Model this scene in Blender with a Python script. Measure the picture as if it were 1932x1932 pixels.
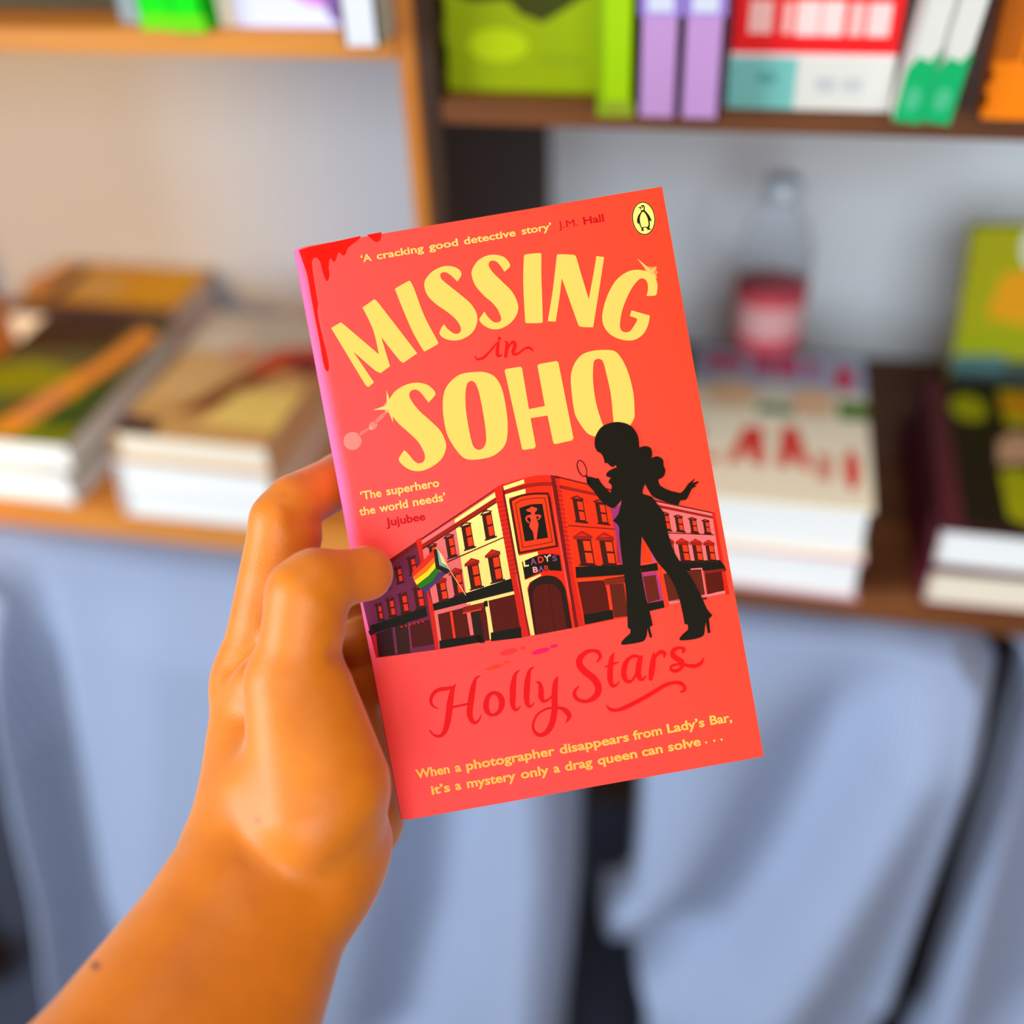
import bpy, bmesh, math, random
import numpy as np
from mathutils import Vector, Matrix
from mathutils.geometry import tessellate_polygon

for o in list(bpy.data.objects): bpy.data.objects.remove(o, do_unlink=True)
S = bpy.context.scene
COL = S.collection
rnd = random.Random(7)

# ---------------------------------------------------------------- camera
CAM_R = np.array([[0.97674034, 0.09767403, -0.19088765],
                  [0.21059095, -0.60456826, 0.76821134],
                  [-0.04037032, -0.79054222, -0.61107547]])       # columns: image right, image down, forward
CAM_C = np.array([0.2254156, -0.6177987, 0.5439115])
cd = bpy.data.cameras.new('camera')
cam = bpy.data.objects.new('camera', cd); COL.objects.link(cam)
cd.sensor_width = 36.0; cd.lens = 18.0 / math.tan(math.radians(25)); cd.clip_start = .02
m = Matrix.Identity(4)
for i in range(3):
    m[i][0] = CAM_R[i, 0]; m[i][1] = -CAM_R[i, 1]; m[i][2] = -CAM_R[i, 2]; m[i][3] = CAM_C[i]
cam.matrix_world = m
cd.dof.use_dof = True; cd.dof.focus_distance = .374; cd.dof.aperture_fstop = 2.8
S.camera = cam
S.view_settings.view_transform = 'Standard'
try: S.view_settings.look = 'None'
except Exception: pass
S.view_settings.exposure = 0.0; S.view_settings.gamma = 1.0; S.view_settings.use_curve_mapping = False

# ---------------------------------------------------------------- light: warm room light all round, cool daylight from a window behind and left of the viewer
w = bpy.data.worlds.new('room_light'); S.world = w; w.use_nodes = True
bg = w.node_tree.nodes['Background']; bg.inputs[0].default_value = (1.0, .52, .20, 1); bg.inputs[1].default_value = .30
def area(name, loc, target, sx, sy, power, col):
    l = bpy.data.lights.new(name, 'AREA'); l.shape = 'RECTANGLE'; l.size = sx; l.size_y = sy; l.energy = power; l.color = col
    o = bpy.data.objects.new(name, l); COL.objects.link(o); o.location = loc
    o.rotation_euler = (Vector(target) - Vector(loc)).to_track_quat('-Z', 'Y').to_euler()
    return o
area('side_window_daylight', (-2.3, -1.7, .75), (0, -.2, .15), 1.1, 1.4, 105, (.76, .90, 1.0))
area('shopfront_daylight', (.5, -2.95, 1.05), (.1, 0, .15), 2.2, 1.5, 80, (.76, .90, 1.0))

area('overhead_fill', (.25, -.55, 2.1), (.1, .1, 0), .9, .9, 13, (1.0, .90, .76))  # added fill light from above, brightens the upturned book covers
sp = bpy.data.lights.new('warm_spot_lamp', 'SPOT'); sp.energy = 95; sp.color = (1, .55, .14); sp.spot_size = math.radians(34); sp.spot_blend = .8; sp.shadow_soft_size = .06
so = bpy.data.objects.new('warm_spot_lamp', sp); COL.objects.link(so); so.location = (-.64, -1.25, .60)
so.rotation_euler = (Vector((-.60, .33, .14)) - Vector(so.location)).to_track_quat('-Z', 'Y').to_euler()

# ---------------------------------------------------------------- helpers
def lin(c):
    return tuple(((v / 255) / 12.92 if v / 255 <= .04045 else ((v / 255 + .055) / 1.055) ** 2.4) for v in c)
MATS = {}
def mat(name, rgb, rough=.6, spec=.3, noise=0.0, scale=30.0):
    """plain surface; noise mottles the colour a little"""
    key = (name, rgb)
    if key in MATS: return MATS[key]
    mm = bpy.data.materials.new(name); mm.use_nodes = True
    nt = mm.node_tree; b = nt.nodes['Principled BSDF']
    c = lin(rgb); b.inputs['Base Color'].default_value = (*c, 1)
    b.inputs['Roughness'].default_value = rough; b.inputs['Specular IOR Level'].default_value = spec
    if noise:
        tc = nt.nodes.new('ShaderNodeTexCoord'); n = nt.nodes.new('ShaderNodeTexNoise'); n.inputs['Scale'].default_value = scale
        mx = nt.nodes.new('ShaderNodeMix'); mx.data_type = 'RGBA'
        mx.inputs[6].default_value = (*[v * (1 - noise) for v in c], 1); mx.inputs[7].default_value = (*[min(1, v * (1 + noise)) for v in c], 1)
        nt.links.new(tc.outputs['Object'], n.inputs['Vector']); nt.links.new(n.outputs['Fac'], mx.inputs[0]); nt.links.new(mx.outputs[2], b.inputs['Base Color'])
    MATS[key] = mm
    return mm

def wood(name, dark, light, rough=.45, axis=0):
    mm = bpy.data.materials.new(name); mm.use_nodes = True
    nt = mm.node_tree; b = nt.nodes['Principled BSDF']; b.inputs['Roughness'].default_value = rough; b.inputs['Specular IOR Level'].default_value = .35
    tc = nt.nodes.new('ShaderNodeTexCoord'); mp = nt.nodes.new('ShaderNodeMapping')
    sc = [40, 40, 40]; sc[axis] = 3; mp.inputs['Scale'].default_value = sc
    n = nt.nodes.new('ShaderNodeTexNoise'); n.inputs['Scale'].default_value = 1.5; n.inputs['Detail'].default_value = 5
    r = nt.nodes.new('ShaderNodeValToRGB'); r.color_ramp.elements[0].color = (*lin(dark), 1); r.color_ramp.elements[1].color = (*lin(light), 1)
    r.color_ramp.elements[0].position = .3; r.color_ramp.elements[1].position = .7
    nt.links.new(tc.outputs['Object'], mp.inputs[0]); nt.links.new(mp.outputs[0], n.inputs['Vector']); nt.links.new(n.outputs['Fac'], r.inputs[0]); nt.links.new(r.outputs[0], b.inputs['Base Color'])
    return mm

def pages(name, rgb, axis=2):
    """edge of a block of pages: fine lines across the thickness"""
    mm = bpy.data.materials.new(name); mm.use_nodes = True
    nt = mm.node_tree; b = nt.nodes['Principled BSDF']; b.inputs['Roughness'].default_value = .8; b.inputs['Specular IOR Level'].default_value = .1
    tc = nt.nodes.new('ShaderNodeTexCoord'); wv = nt.nodes.new('ShaderNodeTexWave'); wv.bands_direction = 'XYZ'[axis]
    wv.inputs['Scale'].default_value = 220; wv.inputs['Distortion'].default_value = 1.5
    r = nt.nodes.new('ShaderNodeValToRGB'); c = lin(rgb)
    r.color_ramp.elements[0].color = (*[v * .86 for v in c], 1); r.color_ramp.elements[1].color = (*c, 1)
    nt.links.new(tc.outputs['Object'], wv.inputs['Vector']); nt.links.new(wv.outputs['Fac'], r.inputs[0]); nt.links.new(r.outputs[0], b.inputs['Base Color'])
    return mm

def empty(name, loc=(0, 0, 0), rot=None, label=None, cat=None, group=None):
    o = bpy.data.objects.new(name, None); COL.objects.link(o); o.empty_display_size = .02
    M = Matrix.Translation(loc)
    if rot is not None: M = M @ rot
    o.matrix_world = M
    if label: tag(o, label, cat, group)
    return o
def tag(o, label, cat, group=None):
    o['label'] = label; o['category'] = cat
    if group: o['group'] = group
def obj(name, verts, faces, mats, parent=None, fm=None, smooth=False):
    me = bpy.data.meshes.new(name); me.from_pydata([tuple(v) for v in verts], [], [tuple(f) for f in faces])
    for x in (mats if isinstance(mats, (list, tuple)) else [mats]): me.materials.append(x)
    if fm is not None: me.polygons.foreach_set('material_index', list(fm))
    if smooth: me.polygons.foreach_set('use_smooth', [True] * len(me.polygons))
    me.update()
    o = bpy.data.objects.new(name, me); COL.objects.link(o)
    if parent is not None: o.parent = parent
    return o
def bev_box(lo, hi, bev=.001):
    """bevelled box as bmesh"""
    bm = bmesh.new(); bmesh.ops.create_cube(bm, size=1)
    for v in bm.verts:
        for i in range(3): v.co[i] = lo[i] + (v.co[i] + .5) * (hi[i] - lo[i])
    if bev: bmesh.ops.bevel(bm, geom=bm.edges[:], offset=bev, segments=2, affect='EDGES')
    return bm
def bmobj(name, bm, mats, parent=None, smooth=False):
    me = bpy.data.meshes.new(name); bm.to_mesh(me); bm.free()
    for x in (mats if isinstance(mats, (list, tuple)) else [mats]): me.materials.append(x)
    if smooth: me.polygons.foreach_set('use_smooth', [True] * len(me.polygons))
    o = bpy.data.objects.new(name, me); COL.objects.link(o)
    if parent is not None: o.parent = parent
    return o
def box(name, lo, hi, mm, parent=None, bev=.001): return bmobj(name, bev_box(lo, hi, bev), mm, parent)
def lathe(name, prof, mm, parent=None, seg=40, center=(0, 0)):
    V, F = [], []
    for r, z in prof:
        for k in range(seg):
            a = 2 * math.pi * k / seg; V.append((center[0] + r * math.cos(a), center[1] + r * math.sin(a), z))
    for i in range(len(prof) - 1):
        for k in range(seg): F.append((i * seg + k, i * seg + (k + 1) % seg, (i + 1) * seg + (k + 1) % seg, (i + 1) * seg + k))
    F.append(tuple(range(seg))[::-1]); F.append(tuple((len(prof) - 1) * seg + k for k in range(seg)))
    return obj(name, V, F, mm, parent, smooth=True)
def ray(px, py): return CAM_R @ np.array([(px - 966.0) / 2071.59369, (py - 966.0) / 2071.59369, 1.0])
def on_plane(px, py, axis, val):
    """the point of the plane (axis = val) seen at a point of the photograph"""
    r = ray(px, py); return CAM_C + r * ((val - CAM_C[axis]) / r[axis])
SKIN = (216, 121, 14)
# ---------------------------------------------------------------- room
M_FLOOR = mat('slate_carpet', (64, 68, 84), .95, .05, .25, 60)
M_WALL = mat('plaster', (222, 214, 200), .9, .1, .04, 6)
fl = box('floor', (-2.2, -3.2, -1.05), (2.2, 1.0, -1.0), M_FLOOR, None, 0); fl['kind'] = 'structure'
wb = box('wall_back', (-2.2, .62, -1.0), (2.2, .68, 1.9), M_WALL, None, 0); wb['kind'] = 'structure'

# ---------------------------------------------------------------- bookcase
W_H = wood('oiled_pine_along', (176, 102, 30), (208, 134, 50), .45, 0)
W_V = wood('oiled_pine_upright', (176, 102, 30), (208, 134, 50), .45, 2)
M_BACK = mat('white_hardboard', (172, 176, 184), .75, .2, .02, 10)
D = .33
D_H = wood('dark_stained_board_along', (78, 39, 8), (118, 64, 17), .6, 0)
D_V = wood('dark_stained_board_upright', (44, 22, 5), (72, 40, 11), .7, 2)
def case(label, xl, xr, zs, wh, wv, mb, seam):
    r = empty('bookcase', ((xl + xr) / 2, .1, -.0155), label=label, cat='bookcase')
    def part(name, lo, hi, m_, bev=.0015):
        o = box(name, lo, hi, m_, None, bev); o.parent = r; o.matrix_parent_inverse = r.matrix_world.inverted()
    part('base_board', (xl, 0, -.0155), (xr, D, .018), wh)
    part('side_panel', (xl, 0, .018), (xl + seam[0], D, .76), wv); part('side_panel', (xr - seam[1], 0, .018), (xr, D, .76), wv)
    part('shelf_board', (xl + seam[0], 0, zs), (xr - seam[1], D, zs + .014), wh)
    part('top_board', (xl, 0, .76), (xr, D, .78), wh)
    part('back_panel', (xl, D, -.0155), (xr, D + .008, .78), mb, 0)
    return r
case('honey-coloured pine bookcase with a white back at left, behind the hand', -.60, .0300, .369, W_H, W_V, M_BACK, (.02, .011))
case('dark-stained bookcase with a white back at right, behind the held paperback', .0303, .82, .334, D_H, D_V, mat('lightened_white_hardboard', (238, 241, 246), .75, .2, .02, 10), (.0115, .02))  # back panel lightened in colour to stand in for light missing in this bay

# ---------------------------------------------------------------- table under the cloth
M_TAB = wood('dark_table', (52, 34, 24), (74, 50, 34), .55, 0)
tb = empty('table', (0, .2, -1.0), label='dark wooden trestle table hidden under the pale blue cloths', cat='table')
def tbp(name, lo, hi):
    o = box(name, lo, hi, M_TAB); o.parent = tb; o.matrix_parent_inverse = tb.matrix_world.inverted(); return o
tbp('gap_darkening_board', (-.85, .54, -.98), (.95, .555, -.05))  # added board that keeps the gaps between the cloths dark
tbp('tabletop', (-.85, .03, -.048), (.95, .57, -.0185))
for x in (-.80, .90):
    for y in (.08, .52): tbp('leg', (x - .025, y - .025, -1.0), (x + .025, y + .025, -.048))

# ---------------------------------------------------------------- cloths hanging from the table edge
def cloth_mat():
    mm = bpy.data.materials.new('blue_waffle_cloth'); mm.use_nodes = True
    nt = mm.node_tree; b = nt.nodes['Principled BSDF']; b.inputs['Roughness'].default_value = .9; b.inputs['Specular IOR Level'].default_value = .1
    b.inputs['Sheen Weight'].default_value = .15
    uv = nt.nodes.new('ShaderNodeUVMap'); uv.uv_map = 'weave'
    ws = []
    for d in ('X', 'Y'):
        wv = nt.nodes.new('ShaderNodeTexWave'); wv.bands_direction = d; wv.inputs['Scale'].default_value = 72; wv.inputs['Distortion'].default_value = .6
        wv.inputs['Detail'].default_value = 1
        nt.links.new(uv.outputs[0], wv.inputs['Vector']); ws.append(wv)
    mul = nt.nodes.new('ShaderNodeMath'); mul.operation = 'MULTIPLY'
    nt.links.new(ws[0].outputs['Fac'], mul.inputs[0]); nt.links.new(ws[1].outputs['Fac'], mul.inputs[1])
    r = nt.nodes.new('ShaderNodeValToRGB'); r.color_ramp.elements[0].color = (*lin((124, 135, 162)), 1); r.color_ramp.elements[1].color = (*lin((164, 176, 202)), 1)
    r.color_ramp.elements[1].position = .8
    nt.links.new(mul.outputs[0], r.inputs[0]); nt.links.new(r.outputs[0], b.inputs['Base Color'])
    bp = nt.nodes.new('ShaderNodeBump'); bp.inputs['Strength'].default_value = .35; bp.inputs['Distance'].default_value = .001
    nt.links.new(mul.outputs[0], bp.inputs['Height']); nt.links.new(bp.outputs[0], b.inputs['Normal'])
    return mm
M_CLOTH = cloth_mat()
def xz(pts): return np.array([on_plane(x, y, 1, -.03)[[0, 2]] for x, y in pts])
def poly_dist(P, L):
    """distance to a polyline and the side of it (positive on the right-hand side)"""
    best = np.full(len(P), 9.0); side = np.zeros(len(P))
    for a, b in zip(L, L[1:]):
        ab = b - a; t = np.clip(((P - a) @ ab) / (ab @ ab), 0, 1); q = P - a - t[:, None] * ab
        d = np.sqrt((q * q).sum(1)); s = np.sign(ab[0] * q[:, 1] - ab[1] * q[:, 0]); mk = d < best
        best[mk] = d[mk]; side[mk] = s[mk]
    return best, side
def cloth(label, left, right, folds, curl_l, curl_r, zb=-.997, base=.0):
    """left/right: edge curves (x over z, top to bottom); folds: (polyline, height, width left, width right)"""
    left, right = np.array(left), np.array(right); n, mrow = 260, 230
    V = []; UV = []
    ztop = -.0175
    us = np.linspace(0, 1, n)
    def xl(z): return np.interp(-z, -left[:, 1], left[:, 0])
    def xr(z): return np.interp(-z, -right[:, 1], right[:, 0])
    zt_l, zt_r = left[0, 1], right[0, 1]
    rows = [(y, None) for y in (.09, .06, .03, .0)] + [(None, t) for t in np.linspace(0, 1, mrow)]
    F = []
    for y, t in rows:
        tt = 0.0 if t is None else t
        topz = np.minimum(ztop, zt_l + (zt_r - zt_l) * us); topz = np.where(us < .02, ztop if zt_l > ztop - .001 else zt_l, topz)
        z = topz + (zb - topz) * tt
        x = xl(z) + (xr(z) - xl(z)) * us
        P = np.c_[x, z]; h = np.full(n, base)
        for L, amp, wl, wr in folds:
            d, s = poly_dist(P, L); wd = np.where(s > 0, wl, wr); h += amp * np.exp(-(d / wd) ** 2)
        fade = np.clip((ztop - z) / .10, 0, 1); fade = fade * fade * (3 - 2 * fade)
        dl, dr = x - xl(z), xr(z) - x
        h = .004 + h * (.15 + .85 * fade)
        h -= curl_l * np.clip(1 - dl / .02, 0, 1) ** 2 + curl_r * np.clip(1 - dr / .02, 0, 1) ** 2
        yy = -.022 - h
        if t is None: yy = np.full(n, y) ; z = np.full(n, ztop)
        for k in range(n): V.append((x[k], yy[k], z[k])); UV.append((x[k], z[k] if t is not None else ztop + y))
    R = len(rows)
    for i in range(R - 1):
        for k in range(n - 1): F.append((i * n + k, i * n + k + 1, (i + 1) * n + k + 1, (i + 1) * n + k))
    o = obj('hanging_cloth', V, F, M_CLOTH, None, smooth=True)
    ul = o.data.uv_layers.new(name='weave')
    li = np.empty(len(o.data.loops), int); o.data.loops.foreach_get('vertex_index', li)
    ul.data.foreach_set('uv', np.array(UV)[li].ravel())
    sd = o.modifiers.new('thickness', 'SOLIDIFY'); sd.thickness = .0008; sd.offset = 0
    tag(o, label, 'cloth', 'pale blue cloths hanging from the table')
    return o
e0 = xz([(-150, 1000), (-45, 1150), (0, 1330), (28, 1480), (78, 1680), (114, 1840), (130, 1960)])
e1 = xz([(1092, 1490), (1085, 1700), (1060, 1932)])
cloth('pale blue cloth hanging behind the hand, its free right edge a straight vertical fold',
      [(e0[0][0], -.0175), *e0, (e0[-1][0] + .03, -1.0)], [(e1[0][0], -.0175), *e1[:2], e1[2], (e1[2][0] - .02, -1.0)],
      [(xz([(-100, 1080), (45, 1400), (98, 1650), (136, 1860), (150, 2000)]), .06, .020, .030),
       (xz([(40, 1080), (100, 1450), (150, 1680), (215, 1830)]), -.030, .022, .05),
       (xz([(560, 1050), (520, 1500), (470, 1932)]), .02, .06, .06),
       (xz([(760, 1100), (820, 1500), (800, 1760), (740, 1990)]), -.055, .045, .045),
       (xz([(1000, 1300), (1010, 1600), (985, 1990)]), .045, .050, .030),
       (xz([(330, 1050), (330, 1500), (300, 1900)]), .025, .09, .06)], .05, .05)
e2 = xz([(1192, 1440), (1190, 1560), (1184, 1680), (1120, 1735), (1118, 1800), (1160, 1860), (1205, 1932)])
e3 = xz([(1828, 1203), (1862, 1270), (1893, 1310), (1800, 1600), (1690, 1932)])
cloth('pale blue cloth swagged between the vertical gap and the slanting gap at right',
      [(e2[0][0], -.0175), *e2, (e2[-1][0] + .02, -1.0)], [(e3[0][0], e3[0][1]), *e3[1:], (e3[-1][0] - .02, -1.0)],
      [(xz([(1700, 1215), (1600, 1400), (1480, 1600), (1340, 1770), (1180, 1860)]), -.042, .034, .040),
       (xz([(1780, 1250), (1660, 1500), (1530, 1760), (1400, 1960)]), .050, .050, .050),
       (xz([(1330, 1200), (1330, 1450), (1290, 1640), (1200, 1720)]), .020, .06, .05),
       (xz([(1120, 1740), (1180, 1775), (1250, 1770)]), -.012, .03, .03),
       (xz([(1880, 1330), (1790, 1600), (1690, 1900)]), .018, .05, .02)], .05, .05)
e4 = xz([(1918, 1245), (1935, 1310), (1850, 1590), (1745, 1932)])
cloth('pale blue cloth at the right end of the table, beyond the slanting dark gap',
      [(e4[0][0], -.0175), *e4, (e4[-1][0] - .02, -1.0)], [(.94, -.0175), (.94, -1.0)],
      [(xz([(1960, 1300), (1900, 1600), (1800, 1932)]), .02, .03, .05), (xz([(2050, 1300), (1960, 1932)]), -.04, .05, .06)], .05, 0)

# ---------------------------------------------------------------- books
M_PAGE = pages('white_page_edges', (228, 227, 224)); M_PAGE_C = pages('cream_page_edges', (226, 212, 190)); M_PAGE_T = pages('tan_page_edges', (190, 158, 112))
def book(label, w_, h_, t_, cover, rot, loc, prints=(), spine_prints=(), pg=None, group=None, edge=None, hard=True, name='book'):
    """local: x from spine to fore-edge, y foot to head, z back to front. prints: (polygon in 0..1 of the front, colour)"""
    r = empty(name, loc, rot, label, 'book', group)
    c = mat('printed_cover', cover, .5, .12); ct = .0022 if hard else .0008
    bm = bev_box((0, 0, 0), (w_, h_, ct), .0004)
    for lo, hi in (((0, 0, t_ - ct), (w_, h_, t_)), ((0, 0, 0), (ct, h_, t_))):
        b2 = bev_box(lo, hi, .0004); me = bpy.data.meshes.new('tmp'); b2.to_mesh(me); b2.free(); bm.from_mesh(me); bpy.data.meshes.remove(me)
    bmobj('cover', bm, c, r)
    ins = .003 if hard else .0006
    bmobj('page_block', bev_box((ct, ins, ct), (w_ - ins, h_ - ins, t_ - ct), .0003), pg or M_PAGE, r)
    def flat(nm, pr, fn):
        V, F, fm, ms = [], [], [], []
        for k, (poly, col) in enumerate(pr):
            if len(poly) == 4 and isinstance(poly[0], (int, float)):
                x0, y0, x1, y1 = poly; poly = [(x0, y0), (x1, y0), (x1, y1), (x0, y1)]
            mm = mat('book_ink', col, .5, .12)
            if mm not in ms: ms.append(mm)
            b0 = len(V); V += [fn(x, y, k) for x, y in poly]; F.append(tuple(range(b0, len(V)))); fm.append(ms.index(mm))
        obj(nm, V, F, ms, r, fm)
    if prints: flat('cover_picture', prints, lambda x, y, k: (x * w_, y * h_, t_ + .0001 + .00004 * k))
    if spine_prints: flat('spine_lettering', spine_prints, lambda x, y, k: (-.0001 - .00004 * k, y * h_, t_ * (1 - x)))
    return r
def axes(ex, ey, ez):
    M = Matrix.Identity(4)
    for i in range(3): M[i][0], M[i][1], M[i][2] = ex[i], ey[i], ez[i]
    return M
def rz(a): return Matrix.Rotation(math.radians(a), 4, 'Z')
FLAT = Matrix.Identity(4)                                    # lying face up, foot to the front
FACE = axes((1, 0, 0), (0, 0, 1), (0, -1, 0))                # standing, front cover to the viewer
SPINE = axes((0, 1, 0), (0, 0, 1), (1, 0, 0))                # standing, spine to the viewer (thickness along +x)
def ell(cx, cy, rx, ry, n=18, a=0): return [(cx + rx * math.cos(t) * math.cos(a) - ry * math.sin(t) * math.sin(a), cy + rx * math.cos(t) * math.sin(a) + ry * math.sin(t) * math.cos(a)) for t in [2 * math.pi * k / n for k in range(n)]]
ZB = .0182
# pile at the far left
g = 'books lying in the leftmost pile'
book('lower white-edged book under the green and orange one, far left pile', .133, .200, .030, (205, 205, 200), FLAT @ rz(-1), (-.423, -.003, ZB), pg=M_PAGE, group=g)
book('book with green, olive and orange cover art on top of the far left pile', .130, .198, .030, (92, 84, 40), FLAT @ rz(1), (-.411, -.007, ZB + .0302),
     [([(0, 0), (1, 0), (1, .13), (.62, .18), (.3, .13), (0, .2)], (118, 124, 6)), ([(0, .5), (.25, .6), (.62, .55), (.8, .42), (.8, .30), (.55, .36), (.2, .3), (0, .32)], (134, 132, 4)),
      ([(.42, .02), (.62, .04), (.98, .86), (.8, .95), (.7, .6), (.55, .36)], (226, 140, 44)), ([(.5, .2), (.62, .14), (.72, .34), (.62, .42)], (205, 130, 78)),
      ([(0, .68), (.7, .74), (.7, 1), (0, 1)], (66, 40, 16)), ([(.72, .1), (.95, .12), (.98, .45), (.85, .5)], (54, 78, 18)), ([(0, .22), (.3, .2), (.4, .3), (.1, .36)], (84, 100, 34))], group=g)
book('yellow and orange book with a plum lower edge, lying behind the far left pile', .17, .112, .050, (84, 58, 62), FLAT, (-.478, .212, ZB),
     [((.0, .22, 1, 1), (206, 150, 20)), (ell(.40, .56, .2, .2), (204, 168, 96)), ((.55, .4, .98, .92), (212, 158, 14)), (ell(.05, .58, .12, .24), (206, 146, 82)), ((.14, .3, .24, .9), (72, 44, 62))])
# second pile
g = 'books lying in the pile left of the hand'
for k, (dx, pg, lab) in enumerate(((0, M_PAGE, 'bottom white-edged book of the pile beside the index finger'), (.002, M_PAGE, 'middle white-edged book of the pile beside the index finger'))):
    book(lab, .131, .200, .026, (214, 210, 208), FLAT @ rz(.5 - k), (-.243 + dx, -.010, ZB + .0262 * k), pg=pg, group=g)
book('book with beige, red and orange cover art, top of the pile by the finger', .128, .196, .027, (196, 150, 88), FLAT @ rz(-.5), (-.237, -.008, ZB + .0524),
     [((0, .62, 1, 1), (196, 182, 158)), ([(0, .2), (.35, .3), (.5, .62), (.1, .66)], (210, 170, 110)), ([(.3, .16), (.5, .2), (.85, .62), (.7, .7)], (122, 60, 28)), ([(.55, .5), (1, .55), (1, .78), (.6, .7)], (196, 76, 34)),
      ([(.75, .55), (1, .5), (1, .66), (.8, .66)], (120, 34, 34)), ([(.5, .1), (1, .1), (1, .4), (.6, .36)], (226, 196, 104)), ([(0, 0), (.3, 0), (.26, .1), (0, .12)], (62, 40, 46)), (ell(.25, .75, .2, .1), (214, 200, 176)), (ell(.42, .63, .12, .09), (206, 150, 112))], pg=M_PAGE_C, group=g)
# third pile, right of the held book
g = 'books lying in the pile right of the held paperback'
book('lower book with pink cover edges, under the red-lettered book right of the paperback', .133, .200, .036, (206, 160, 170), FLAT @ rz(-1), (.187, -.016, ZB), pg=M_PAGE, group=g)
RL = (226, 66, 56)
book('cream book with red lettering and grey-blue top, right of the held paperback', .133, .202, .041, (240, 228, 200), FLAT @ rz(0), (.187, -.0155, ZB + .0362),
     [((0, .72, 1, 1), (172, 184, 206)), ((.08, .84, .30, .95), (206, 84, 124)), ((.36, .82, .48, .95), (200, 70, 116)), ((.50, .82, .62, .96), (214, 46, 96)), ((.66, .82, .74, .95), (190, 100, 140)), (ell(.88, .83, .06, .10), (214, 60, 90)),
      (ell(.25, .66, .15, .10), (236, 196, 156)), (ell(.70, .64, .12, .11), (236, 190, 150)), ((.40, .54, .60, .60), (60, 130, 76)), ((.84, .54, 1, .66), (84, 128, 36)), (ell(.5, .70, .12, .06), (214, 210, 196)),
      ((0, 0, 1, .53), (248, 236, 210)), ([(.26, .2), (.32, .2), (.36, .30), (.40, .2), (.46, .2), (.44, .44), (.34, .44)], RL), ([(.52, .2), (.58, .2), (.60, .29), (.64, .2), (.70, .2), (.62, .46), (.54, .46)], RL), ((.08, .2, .12, .42), RL), ((.14, .2, .22, .24), RL),
      ((.72, .14, .80, .3), (224, 148, 130)), (ell(.90, .22, .04, .12), RL)], pg=M_PAGE, group=g)
# fourth pile at the right edge
g = 'books lying in the pile at the right edge'
book('lower maroon-bound book of the pile at the right edge', .133, .196, .032, (96, 28, 44), FLAT @ rz(1), (.361, -.015, ZB), pg=M_PAGE_C, group=g)
YG = (158, 158, 12)
book('black book with yellow-green and peach shapes, topmost at the right edge', .133, .192, .034, (88, 34, 44), FLAT @ rz(-1), (.362, -.0125, ZB + .0322),
     [((.13, .0, 1, 1), (30, 24, 14)), (ell(.24, .80, .10, .10), YG), ((.42, .70, .62, .96), (176, 164, 20)), (ell(.52, .86, .10, .07), (206, 130, 20)), ([(.74, .7), (.9, .7), (.98, .96), (.82, .96)], YG),
      ([(.34, .42), (.52, .46), (.58, .62), (.46, .66), (.36, .58)], (194, 150, 118)), ([(.62, .42), (.76, .5), (.84, .68), (.7, .66)], (190, 146, 120)), ([(.34, .1), (.50, .04), (.54, .30), (.46, .42), (.34, .38)], YG), ([(.66, .06), (.82, .06), (.80, .36), (.66, .36)], YG),
      ((.13, 0, 1, .05), (52, 30, 24))], pg=M_PAGE, group=g)
book('yellow-green picture book with an orange splash, standing behind the black book', .13, .180, .014, (150, 146, 8), axes((.995, 0, .06), (-.06, .12, .99), (0, -.99, .12)), (.393, .200, ZB + .0005),
     [((0, 0, 1, .42), (56, 66, 60)), ((0, .36, .3, .46), (62, 96, 96)), ([(.15, .62), (.6, .54), (1, .6), (1, .82), (.5, .86), (.2, .80)], (208, 140, 14)), (ell(.62, .96, .24, .05), (200, 200, 176)), (ell(.42, .93, .14, .12), (196, 196, 180)), ((0, .44, 1, .54), (140, 146, 6))])
# upper left shelf
ZL = .3832
book('dark olive book standing with its cover outward on the upper left shelf', .165, .12, .02, (58, 55, 28), FACE @ Matrix.Rotation(math.radians(-8), 4, 'X'), (-.325, .052, ZL + .0028), [((.1, .2, .9, .8), (82, 78, 46))])
book('slim grey book standing spine out beside the bright green ones', .12, .18, .020, (138, 144, 150), SPINE, (-.157, .014, ZL))
g = 'bright green books on the upper left shelf'
book('left bright green book on the upper shelf, next to the slim grey one', .12, .178, .021, (6, 206, 8), SPINE, (-.1355, .000, ZL), spine_prints=[((0, 0, 1, .05), (96, 200, 0))], group=g)
book('right bright green book on the upper shelf, next to the purple picture cover', .12, .178, .021, (6, 206, 8), SPINE, (-.1140, -.003, ZL), spine_prints=[((0, 0, 1, .05), (96, 200, 0))], group=g)
book('white book with a pink and purple cover facing out on the upper left shelf', .088, .14, .014, (206, 206, 232), FACE, (-.0905, .024, ZL),
     [(ell(.72, .3, .3, .22), (204, 116, 190)), (ell(.9, .12, .16, .12), (120, 84, 140)), (ell(.95, .42, .12, .2), (220, 70, 130)), ((0, 0, .12, 1), (224, 206, 190)), (ell(.5, .6, .3, .12), (236, 206, 180))])
book('white book standing spine out against the divider on the upper left shelf', .12, .19, .0205, (208, 208, 214), SPINE, (-.0022, -.026, ZL))
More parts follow.
